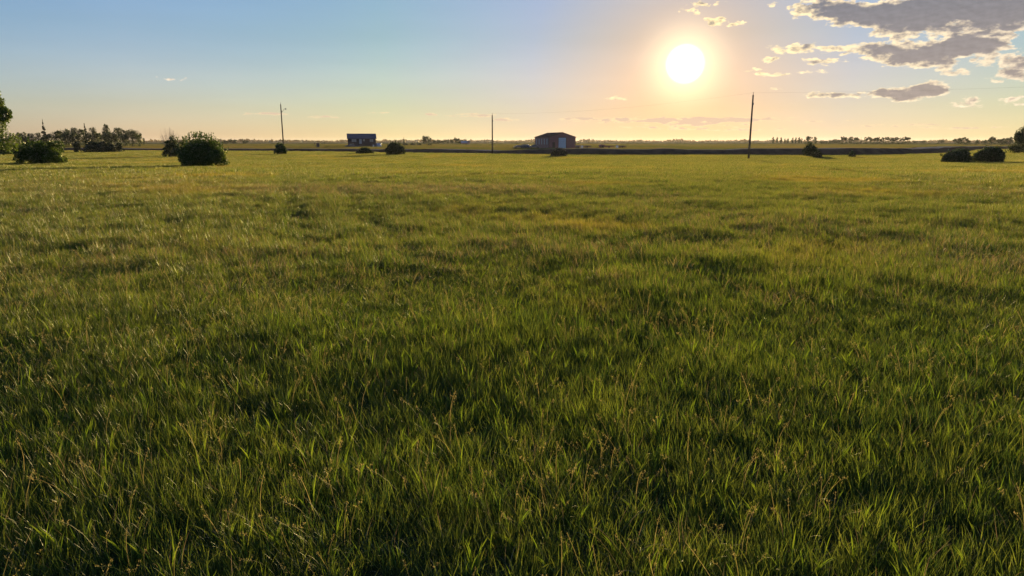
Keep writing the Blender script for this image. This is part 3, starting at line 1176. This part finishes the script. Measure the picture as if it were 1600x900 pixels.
tree(207, 31, 201, 290, 'last broad crown at the right end of the far left row', 'round', 'leaf_dark', 3000, GL, var=2)
tree(219, 9, 206, 300, 'slim crown leaning on the right end of the far left row', 'round', 'leaf_dark', 700, GL, var=0)
tree(224.5, 5, 215, 420, 'tiny lone tree just right of the far left row', 'round', 'leaf_dark', 400, None, var=0)

# low far trees right of the biggest shrub
GM_ = 'small trees on the far horizon'
for X, w, Yt, lb in ((353, 9, 219, 'flat dark tree clump touching the biggest shrub on the horizon'), (364, 15, 218, 'low long tree on the horizon right of the biggest shrub'),
                     (383, 11, 219, 'low small tree on the horizon halfway to the lamp pole')):
    tree(X, w, Yt, 620, lb, 'round', 'leaf_dark', 500, GM_, var=1)
tree(631, 5, 214.5, 430, 'tiny pointed spruce just above the round shrub right of the house', 'spruce', 'needle', 400, None)
tree(665, 13, 210.5, 520, 'tall rounded tree at the left end of the middle tree row', 'round', 'leaf_dark', 1200, None, var=0)
tree(671.5, 8, 215, 530, 'shorter crown fused to the tall rounded tree of the middle row', 'round', 'leaf_dark', 500, None, var=1)
GC = 'trees of the middle row on the horizon'
mid = [(679, 9, 219), (686, 8, 218.5), (693, 8, 218.8), (700, 7, 217.5), (706, 7, 218), (712, 7, 214.5), (717, 7, 216), (722, 8, 218.5)]
for i, (X, w, Yt) in enumerate(mid):
    lb = ['first low tree right of the tall rounded tree in the middle row', 'second low tree right of the tall rounded tree', 'third low tree right of the tall rounded tree',
          'slightly taller tree at the centre of the middle row', 'low tree between the row centre and the row peak', 'highest tree of the peak near the white barn',
          'second tree of the peak near the white barn', 'low tree hanging over the white barn roof'][i]
    tree(X, w, Yt, 560, lb, 'round', 'leaf_dark', 450, GC, var=i % 3)
for i, (X, w, Yt) in enumerate([(634, 9, 223), (645, 9, 223), (655, 8, 223.2), (671, 7, 224)]):
    shrub(X - w / 2, X + w / 2, Yt, 228, ['low bush just right of the tiny spruce', 'round low bush left of the tall rounded tree foot', 'low bush under the tall rounded tree', 'small bush right of the foot of the tall rounded tree'][i],
          'leaf_dark', 350, .3, dist=400, name='bush', cat='bush', group='low bushes before the middle tree row')

# sparse poplars right of the right pole
GP = 'sparse row of thin poplars'
ordn = ['first', 'second', 'third', 'fourth', 'fifth', 'sixth', 'seventh', 'eighth', 'ninth', 'tenth', 'eleventh', 'twelfth']
pop = [(1208, 213.5, 5), (1214, 214, 4.5), (1220, 214.5, 6), (1226.5, 216, 4), (1231, 216, 5), (1238.5, 215, 4.5), (1243, 214, 4.5), (1248.5, 214, 5), (1252.5, 216, 4)]
for i, (X, Yt, w) in enumerate(pop):
    tree(X, w, Yt, 560, '%s thin poplar from the left in the sparse row' % ordn[i], 'poplar', 'leaf_dark', 300, GP, var=i % 3)
tree(1262, 14, 212, 555, 'broad tree behind the tall narrow shrub by the bank', 'gappy', 'leaf_dark', 700, None, var=0)
tree(1274, 8, 213, 555, 'narrow tree closing the sparse poplar row on the right', 'poplar', 'leaf_dark', 400, None, var=2)
GQ = 'low trees between the poplars and the shelterbelt'
for i, (X, w, Yt) in enumerate([(1284, 8, 219), (1291, 8, 220), (1298, 9, 218.5), (1304, 9, 217), (1310, 8, 218)]):
    tree(X, w, Yt, 560, '%s low tree counted left to right before the shelterbelt' % ordn[i], 'round', 'leaf_dark', 400, GQ, var=i % 3)
GR = 'tall shelterbelt trees left block'
for i, X in enumerate([1316, 1322, 1328, 1334, 1340]):
    tree(X, 9, 212.3 + (i % 2) * .8 + i * .4, 560, '%s tree from the left in the short shelterbelt block' % ordn[i], 'gappy', 'leaf_dark', 450, GR, var=i % 3)
tree(1345, 4, 215, 560, 'thin pointed tree ending the short shelterbelt block', 'spruce', 'needle', 300, None)
GS = 'tall shelterbelt trees right block'
for i, X in enumerate([1354, 1360, 1366, 1372, 1378, 1384, 1390, 1396, 1402, 1408, 1414, 1419]):
    tree(X, 9, 213 + (i * 7 % 5) * .35, 570, '%s tree from the left in the long shelterbelt block' % ordn[i], 'gappy', 'leaf_dark', 450, GS, var=(i * 2) % 3)
GT = 'tree clumps on the right horizon'
for X, w, Yt, d, lb, k in [(1430, 12, 219.5, 700, 'flat low tree right after the long shelterbelt', 'round'), (1442, 12, 219.5, 700, 'second flat low tree after the long shelterbelt', 'round'),
                           (1471, 12, 219, 720, 'low pale tree between shelterbelt and flat topped tree', 'round'),
                           (1496, 14, 215.5, 430, 'rounded tree left of the flat topped tree', 'round'), (1506, 13, 213.5, 430, 'flat topped tree on the right horizon', 'gappy'),
                           (1514, 8, 219, 430, 'small tree at the right foot of the flat topped tree', 'round'),
                           (1527, 8, 218, 430, 'small spiky tree above the close pair of shrubs', 'poplar'), (1538, 9, 218.5, 430, 'low tree right of the small spiky tree', 'round'),
                           (1550, 15, 213.5, 400, 'domed tree midway to the dark edge tree', 'round'), (1565, 16, 216, 400, 'low wide tree left of the dark edge tree', 'round'),
                           (1577, 13, 214, 380, 'tree touching the left side of the dark edge tree', 'round')]:
    tree(X, w, Yt, d, lb, k, 'leaf_dark', 700, GT, var=int(X) % 3)


# far woodland strip on the horizon
def far_woodland():
    n = 9000
    azs = rng.uniform(R(-60), R(60), n)
    rr = rng.uniform(1700, 2600, n)
    x, y = rr * np.sin(azs), rr * np.cos(azs)
    env = np.clip(.55 + vnoise(np.degrees(azs) * 10, 0 * azs, 9.0) * 1.1 + vnoise(np.degrees(azs) * 10, 0 * azs + 40, 2.5) * .7, .12, 1.2)
    hgt = 6.5 * env * rr / 2200
    P = np.stack([x, y, height(x, y) + hgt * rng.uniform(0, 1, n)], 1)
    P[:, 2] = np.maximum(P[:, 2], -1)
    V, F = leaf_quads(P, 9.0)
    V = V.reshape(-1, 4, 3)
    V[:, :, 2] = np.clip(V[:, :, 2], -2, None)
    o = link('far_woodland', mesh_np('far_woodland', V.reshape(-1, 3), F, [M['leaf_brown']]))
    tag(o, 'thin uneven line of woodland along the whole horizon', 'woodland', None, 'stuff')


far_woodland()

# ------------------------------------------------------------------ utility poles and wires
GPOLE = 'wooden utility poles'


def pole(X, Yt, d, label, r=0.14, lamp=False):
    p = at(X, d)
    ht = zpx(Yt, d) - p.z
    root = empty('utility_pole', p, label, 'utility pole', GPOLE)
    MB().tube([(0, 0, -.4), (0, 0, ht * .5), (0, 0, ht)], [r, r * .85, r * .68], 12).build('shaft', M['pole'], root, smooth=True)
    MB().tube([(0, 0, ht - .02), (0, 0, ht + .18), (0, 0, ht + .2), (0, 0, ht + .34)], [.02, .02, .06, .045], 8).build('insulator', M['ceramic'], root)
    MB().box((r * .9, 0, ht * .86), (.1, .1, .3)).build('bracket', M['steel'], root)
    if lamp:
        s = px_m(d)
        pts = [(0, -.1, ht - 1.9)] + [(.2 + .72 * math.sin(t) * 1.0, -.1, ht - 1.9 + .75 * (1 - math.cos(t * 1.0)) + .35 * t) for t in (.4, .8, 1.2)]
        pts = [(.08, -.05, ht - 1.75), (.35, -.05, ht - 1.35), (.62, -.05, ht - 1.02), (.85, -.05, ht - .92)]
        MB().tube(pts, .03, 6).build('lamp_arm', M['steel'], root)
        MB().tube([(.82, -.05, ht - .90), (.98, -.05, ht - .93), (1.12, -.05, ht - 1.0)], [.06, .13, .10], 8).build('lamp_head', M['steel'], root)
    return Vector((p.x, p.y, p.z + ht + .3))


t1 = pole(1171.6, 148, 104, 'tallest looking wooden utility pole, standing in front of the dark road bank on the right', .155)
t2 = pole(769.3, 180, 137, 'plain wooden utility pole left of the metal shed', .15)
t3 = pole(442.5, 163, 146, 'wooden utility pole with a small lamp on a bent arm on the left', .15, lamp=True)


def wire(a, b, sag, label):
    a, b = Vector(a), Vector(b)
    mid_ = (a + b) / 2
    pts = []
    for k in range(25):
        t = k / 24
        q = a.lerp(b, t)
        q.z -= sag * 4 * t * (1 - t)
        pts.append(q - a)
    mb = MB().tube(pts, .005, 5)
    me = mb.mesh('power_line', M['wire'])
    o = link('power_line', me, loc=a)
    tag(o, label, 'power line', 'overhead wires')


wire(t1, t2, .8, 'faint overhead wire sagging from the right pole towards the middle pole under the sun')
wire(t1, t1 + Vector((62, -32, 1.0)), .8, 'faint overhead wire leaving the right pole to the right edge')

# ------------------------------------------------------------------ house
M['roof_blue'] = mat('blue_metal_roof', (0.075, 0.085, 0.125), 0.6, 0.0, .1, spec=0)
M['wall_dark'] = mat('dark_blue_grey_siding', (0.05, 0.04, 0.05), 0.7, bump=.2, spec=0)
M['trim'] = mat('dark_trim', (0.05, 0.04, 0.045), 0.7)
M['pane'] = mat('window_pane', (0.26, 0.27, 0.31), 0.25, 0.0, .1, spec=.5)
M['white'] = mat('white_paint', (0.75, 0.74, 0.72), 0.5, 0, .05)
M['door_grey'] = mat('pale_door', (0.35, 0.37, 0.40), 0.5, 0, .08)


def house():
    d = 285
    s = px_m(d)
    p = at(565.5, d)
    root = empty('house', p, 'small single storey house with blue metal roof and dark walls', 'house', None, R(13.5))
    Wd = 42.5 * s
    D = 7.2
    he = zpx(216, d) - p.z
    hr = zpx(209.3, d) - p.z
    # walls
    mb = MB()
    mb.box((0, D / 2, he / 2), (Wd, D, he))
    mb.prism([(0.02, he), (D - .02, he), (D / 2, hr - .12)], -Wd / 2 + .02, Wd / 2 - .02, 'x')
    mb.build('wall', M['wall_dark'], root)
    # roof
    ov = .35
    e = .55
    sl = (hr - he) / (D / 2)
    prof = [(-e, he - sl * e + .12), (-e, he - sl * e - .03), (D / 2, hr - .03), (D + e, he - sl * e - .03), (D + e, he - sl * e + .12), (D / 2, hr + .12)]
    rf = MB().prism(prof, -Wd / 2 - ov, Wd / 2 + ov, 'x').build('roof', M['roof_blue'], root)
    rib = MB()
    n = 18
    for k in range(n + 1):
        x = -Wd / 2 - ov + .05 + k * (Wd + 2 * ov - .1) / n
        rib.tube([(x, -e, he - sl * e + .13), (x, D / 2, hr + .13)], .025, 4)
    rib.build('roof_rib', M['roof_blue'], rf)
    MB().box((0, D / 2, hr + .15), (Wd + 2 * ov, .3, .08)).build('ridge_cap', M['trim'], rf)
    MB().box((0, -e - .05, he - sl * e + .03), (Wd + 2 * ov, .1, .14)).build('gutter', M['trim'], rf)

    def X(px_):
        return (px_ - 565.5) * s

    def Z(py):
        return zpx(py, d) - p.z

    def opening(nm, x0, x1, y0, y1, pm, mull=False):
        a, b = X(x0), X(x1)
        c, e2 = Z(y1), Z(y0)
        f = MB()
        f.box(((a + b) / 2, -.03, c - .05), (b - a + .2, .1, .1)).box(((a + b) / 2, -.03, e2 + .05), (b - a + .2, .1, .1))
        f.box((a - .05, -.03, (c + e2) / 2), (.1, .1, e2 - c)).box((b + .05, -.03, (c + e2) / 2), (.1, .1, e2 - c))
        if mull:
            f.box(((a + b) / 2, -.03, (c + e2) / 2), (.07, .09, e2 - c))
        fo = f.build(nm, M['trim'], root)
        MB().box(((a + b) / 2, -.008, (c + e2) / 2), (b - a, .03, e2 - c)).build('pane' if nm == 'window' else 'door_leaf', pm, fo)
    opening('window', 550, 557, 217.2, 221.6, M['pane'], True)
    opening('window', 567, 570, 217.4, 220.6, M['pane'])
    opening('window', 577.5, 583, 217.4, 221.4, M['pane'], True)
    opening('door', 561.3, 565.2, 217.2, 224.5, M['door_grey'])
    MB().box((X(563.3), -.9, (Z(225) - .1) / 2), (3.0, 1.7, max(.3, Z(225)))).build('porch_deck', M['trim'], root)
    for xx in (X(560.6), X(566)):
        MB().box((xx, -1.6, Z(225) / 2 + .4), (.1, .1, Z(225) + .9)).build('porch_post', M['trim'], root)


house()

# ------------------------------------------------------------------ metal shed
M['shed'] = mat('purple_brown_metal_cladding', (0.33, 0.14, 0.13), 0.7, 0.0, .12, spec=0)
M['shed_side'] = mat('grey_violet_metal_cladding', (0.29, 0.18, 0.18), 0.7, 0.0, .15, spec=0)
M['shed_trim'] = mat('brown_flashing', (0.11, 0.06, 0.05), 0.6, spec=0)
M['over_door'] = mat('pale_overhead_door', (0.50, 0.52, 0.58), 0.5, 0, .05)


def shed():
    d = 236
    s = px_m(d)
    rz = R(-20)
    Wf = 42 * s / math.cos(rz)
    L = 14.5
    p = at(878.4, d)
    root = empty('metal_shed', p, 'large gabled metal shed with a pale overhead door', 'shed', None, 0)
    root.rotation_euler = (0, 0, -rz if False else R(17))
    he = zpx(214.2, d) - p.z
    hr = zpx(207.2, d) - p.z
    a = Wf / 2
    prof = [(-a, 0), (a, 0), (a, he), (0, hr), (-a, he)]
    MB().prism(prof, 0, L).build('wall', M['shed'], root)
    # cladding ribs: front gable and left side
    fr = MB()
    n = 26
    for k in range(n + 1):
        x = -a + .1 + k * (2 * a - .2) / n
        z1 = he + (hr - he) * (1 - abs(x) / a) - .08
        if -1.4 < x < 1.4:
            fr.box((x, -.02, (z1 + 3.75) / 2), (.05, .05, z1 - 3.75))
        else:
            fr.box((x, -.02, z1 / 2), (.05, .05, z1))
    fr.build('cladding_rib', M['shed'], root)
    sp = MB()
    for k in range(36):
        y = .2 + k * (L - .4) / 35
        sp.box((-a - .02, y, he / 2), (.05, .05, he))
    sp.build('cladding_rib', M['shed_side'], root)
    MB().box((-a - .008, L / 2, he / 2 - .05), (.014, L - .1, he - .1)).build('side_panel', M['shed_side'], root)
    # roof sheets
    t_ = .12
    for sgn in (-1, 1):
        o_ = .25
        sl = (hr - he) / a
        x1, z1 = sgn * (a + o_), he - sl * o_
        MB().prism([(0, hr + .02), (x1, z1 + .02), (x1, z1 + t_), (0, hr + t_ + .02)], -.3, L + .3).build('roof', M['shed_trim'], root)
    # translucent light strips high on the side
    for k in range(5):
        MB().box((-a - .055, 1.6 + k * 2.7, he - 1.5), (.03, .7, 1.9)).build('light_panel', M['door_grey'], root)
    # overhead door
    dz = 3.6
    dw = 2.7
    f = MB().box((0, -.06, dz + .06), (dw + .24, .12, .12)).box((-dw / 2 - .06, -.06, dz / 2), (.12, .12, dz)).box((dw / 2 + .06, -.06, dz / 2), (.12, .12, dz))
    fo = f.build('door_frame', M['shed_trim'], root)
    for k in range(6):
        MB().box((0, -.05, dz / 6 * (k + .5)), (dw - .02, .06, dz / 6 - .03)).build('door_panel', M['over_door'], fo)
    MB().box((-a * .62, -.05, 1.05), (.95, .06, 2.1)).build('side_door', M['shed_trim'], root)
    for sgn in (-1, 1):
        MB().box((sgn * (a - .06), -.035, he / 2), (.14, .07, he)).build('corner_trim', M['shed_trim'], root)


shed()

# ------------------------------------------------------------------ vehicles and clutter
M['paint_dark'] = mat('dark_blue_paint', (0.04, 0.045, 0.09), 0.3, 0.3, .05, spec=.5)
M['paint_silver'] = mat('silver_paint', (0.36, 0.36, 0.40), 0.3, 0.5, .05)
M['paint_red'] = mat('faded_red_paint', (0.22, 0.08, 0.08), 0.6, 0.1, .1)
M['paint_grey'] = mat('grey_paint', (0.16, 0.15, 0.18), 0.4, 0.3, .05)
M['glass'] = mat('dark_glass', (0.12, 0.13, 0.15), 0.08, 0, .05, spec=.8)
M['tyre'] = mat('tyre_rubber', (0.02, 0.02, 0.02), 0.9)
M['rust'] = mat('rusty_steel', (0.14, 0.08, 0.07), 0.8)


def vehicle(X, d, L, Wd, Hh, kind, paint, label, rz, group=None, name='parked_car', cat='car'):
    p = at(X, d)
    root = empty(name, p, label, cat, group, rz)
    g = .28
    bh = Hh * .55
    if kind == 'pickup':
        body = [(-L / 2, g), (L / 2, g), (L / 2, bh), (L * .28, bh + .06), (-L / 2, bh)]
        cab = [(L * .24, bh), (L * .12, Hh), (-L * .08, Hh), (-L * .13, bh)]
    elif kind == 'suv':
        body = [(-L / 2, g), (L / 2, g), (L / 2, bh * .95), (L * .3, bh + .04), (-L / 2, bh)]
        cab = [(L * .28, bh), (L * .14, Hh), (-L * .42, Hh), (-L * .49, bh)]
    else:
        body = [(-L / 2, g), (L / 2, g), (L / 2, bh * .85), (L * .27, bh), (-L * .34, bh + .03), (-L / 2, bh * .92)]
        cab = [(L * .24, bh), (L * .07, Hh), (-L * .2, Hh), (-L * .36, bh)]
    MB().prism(body, -Wd / 2, Wd / 2).build('body', M[paint], root, bevel=.07)
    cb = MB().prism(cab, -Wd / 2 + .1, Wd / 2 - .1).build('cabin', M[paint], root, bevel=.05)
    sx = [(c[0] * .86 + .0, c[1] * .985 - (0 if c[1] > bh + .1 else -.04)) for c in cab]
    MB().prism(sx, -Wd / 2 + .085, Wd / 2 - .085).build('side_window', M['glass'], cb)
    if kind == 'pickup':
        MB().box((-L * .31, 0, bh - .1), (L * .33, Wd - .24, .24)).build('load_bed', M['tyre'], root)
    for sx_ in (-.32, .32):
        for sy in (-1, 1):
            w = MB().tube([(0, -.1, 0), (0, .1, 0)], .33, 14).build('wheel', M['tyre'], root)
            w.location = (L * sx_, sy * (Wd / 2 - .08), .33)
            MB().tube([(0, -.11, 0), (0, .11, 0)], .18, 10).build('rim', M['steel'], w)
    for sy in (-1, 1):
        MB().box((L / 2, sy * (Wd / 2 - .28), bh * .78), (.06, .3, .14)).build('headlight', M['white'], root)
    return root


vehicle(550, 278, 5.3, 1.95, 1.45, 'pickup', 'paint_dark', 'dark blue pickup parked in front of the house', R(178), name='parked_pickup', cat='pickup')
vehicle(591, 282, 4.3, 1.8, 1.65, 'suv', 'paint_silver', 'silver car parked at the right end of the house', R(-68))
GV = 'old vehicles parked left of the metal shed'
vehicle(811.5, 246, 4.2, 1.75, 1.05, 'car', 'paint_grey', 'low grey car farthest left in the line beside the metal shed', R(8), GV)
vehicle(822.5, 240, 3.6, 1.75, 1.35, 'suv', 'paint_dark', 'dark vehicle in the middle of the line beside the metal shed', R(-35), GV)
vehicle(834.5, 243, 4.2, 1.75, 1.3, 'car', 'paint_grey', 'grey car nearest the left wall of the metal shed', R(170), GV)


def drum(X, d, r, h, m, label, name='drum', cat='drum', group=None):
    p = at(X, d)
    root = empty(name, p, label, cat, group)
    MB().tube([(0, 0, 0), (0, 0, h * .05), (0, 0, h * .95), (0, 0, h)], [r * .97, r, r, r * .97], 14).build('barrel_body', M[m], root, smooth=False)
    for z in (.33, .66):
        MB().tube([(0, 0, h * z - .03), (0, 0, h * z + .03)], r * 1.05, 14).build('hoop', M[m], root)
    return root


drum(583.3, 279, .28, 1.05, 'white', 'small white upright drum at the front right corner of the house')
drum(909.5, 238, .42, .95, 'white', 'white drum standing right of the metal shed', group='white drums right of the shed')
drum(964.5, 244, .42, 1.0, 'white', 'white drum at the far right of the farm clutter', group='white drums right of the shed')


def farm_cart(X, d, L, hh, m, label, rz=0.1, name='farm_cart', cat='cart'):
    p = at(X, d)
    root = empty(name, p, label, cat, 'farm clutter right of the metal shed', rz)
    MB().box((0, 0, .55), (L, 1.7, .14)).build('deck', M[m], root)
    MB().box((0, -.8, .55 + hh / 2), (L, .06, hh)).build('side_board', M[m], root)
    MB().box((0, .8, .55 + hh / 2), (L, .06, hh)).build('side_board', M[m], root)
    MB().box((-L / 2, 0, .55 + hh / 2), (.06, 1.6, hh)).build('end_board', M[m], root)
    MB().tube([(L / 2, 0, .5), (L / 2 + 1.1, 0, .35)], .05, 6).build('drawbar', M['rust'], root)
    for sy in (-1, 1):
        w = MB().tube([(0, -.09, 0), (0, .09, 0)], .34, 12).build('wheel', M['tyre'], root)
        w.location = (0, sy * .9, .34)


farm_cart(917, 241, 2.6, .4, 'rust', 'low reddish cart close to the right wall of the metal shed')
farm_cart(952, 246, 3.4, .3, 'paint_red', 'low flat reddish cart between the baler and the far white drum', -.1)
farm_cart(971, 250, 2.6, .35, 'rust', 'last low cart right of the far white drum', .3)
farm_cart(902.5, 243, 1.6, .5, 'paint_grey', 'short grey cart touching the right corner of the metal shed', .2)


def baler():
    p = at(941, 245)
    root = empty('farm_machine', p, 'reddish rounded farm machine, tallest piece right of the shed', 'farm machine', 'farm clutter right of the metal shed', .2)
    MB().prism([(-1.0, .4), (.9, .4), (1.1, .9), (.6, 1.25), (-.6, 1.3), (-1.1, .9)], -.8, .8).build('body', M['paint_red'], root, bevel=.08)
    MB().tube([(1, 0, .5), (2.2, 0, .4)], .07, 6).build('drawbar', M['rust'], root)
    for sy in (-1, 1):
        w = MB().tube([(0, -.12, 0), (0, .12, 0)], .42, 12).build('wheel', M['tyre'], root)
        w.location = (-.1, sy * .95, .42)


baler()


def outhouse():
    d = 262
    p = at(496.3, d)
    h = zpx(223, d) - p.z
    root = empty('small_hut', p, 'small dark upright hut standing alone left of the house', 'hut', None, R(12))
    MB().box((0, 0, h * .44), (1.1, 1.1, h * .88)).build('wall', M['rust'], root)
    MB().prism([(-.68, h * .86), (.68, h * .95), (.68, h), (-.68, h * .92)], -.68, .68).build('roof', M['trim'], root)
    MB().box((0, -.57, h * .42), (.7, .04, h * .74)).build('door', M['bark'], root)
    p2 = at(491, d)
    r2 = empty('fence_post', p2, 'thin dark post with a cap just left of the small hut', 'post')
    MB().box((0, 0, .75), (.12, .12, 1.7)).build('post_shaft', M['rust'], r2)
    MB().box((0, 0, 1.68), (.4, .3, .25)).build('post_cap', M['rust'], r2)


outhouse()


def far_barn():
    d = 545
    s = px_m(d)
    p = at(726, d)
    root = empty('far_barn', p, 'distant pale barn roof at the right end of the middle tree row', 'barn')
    he = zpx(223.2, d) - p.z
    hr = zpx(220.6, d) - p.z
    L = 11 * s
    D = 5
    MB().box((0, D / 2, he / 2), (L, D, he)).build('wall', M['shed_side'], root)
    MB().prism([(-.4, he), (D / 2, hr), (D + .4, he), (D + .4, he + .15), (D / 2, hr + .15), (-.4, he + .15)], -L / 2 - .3, L / 2 + .3, 'x').build('roof', M['pane'], root)
    p = at(732.3, d)
    r2 = empty('grain_bin', p, 'distant thin grain bin right of the pale barn roof', 'grain bin')
    h = zpx(219.2, d) - p.z
    MB().tube([(0, 0, 0), (0, 0, h * .85)], 1.0, 12).build('bin_wall', M['shed_side'], r2)
    MB().tube([(0, 0, h * .85), (0, 0, h)], [1.1, .1], 12).build('bin_roof', M['steel'], r2)


far_barn()


# ------------------------------------------------------------------ thin evening haze
def haze():
    o = MB().box((0, 0, 7.0), (8400, 8400, 20.0)).build('haze', bpy.data.materials.new('haze_air'))
    m = o.data.materials[0]
    m.use_nodes = True
    t = NT(m.node_tree)
    t.n.clear()
    v = t.new('ShaderNodeVolumePrincipled')
    v.inputs['Color'].default_value = (0.95, 0.9, 0.88, 1)
    v.inputs['Density'].default_value = 0.000035
    v.inputs['Anisotropy'].default_value = 0.45
    out = t.new('ShaderNodeOutputMaterial')
    t.l.new(v.outputs[0], out.inputs['Volume'])
    tag(o, 'thin warm evening haze over the fields', None, None, 'stuff')


haze()
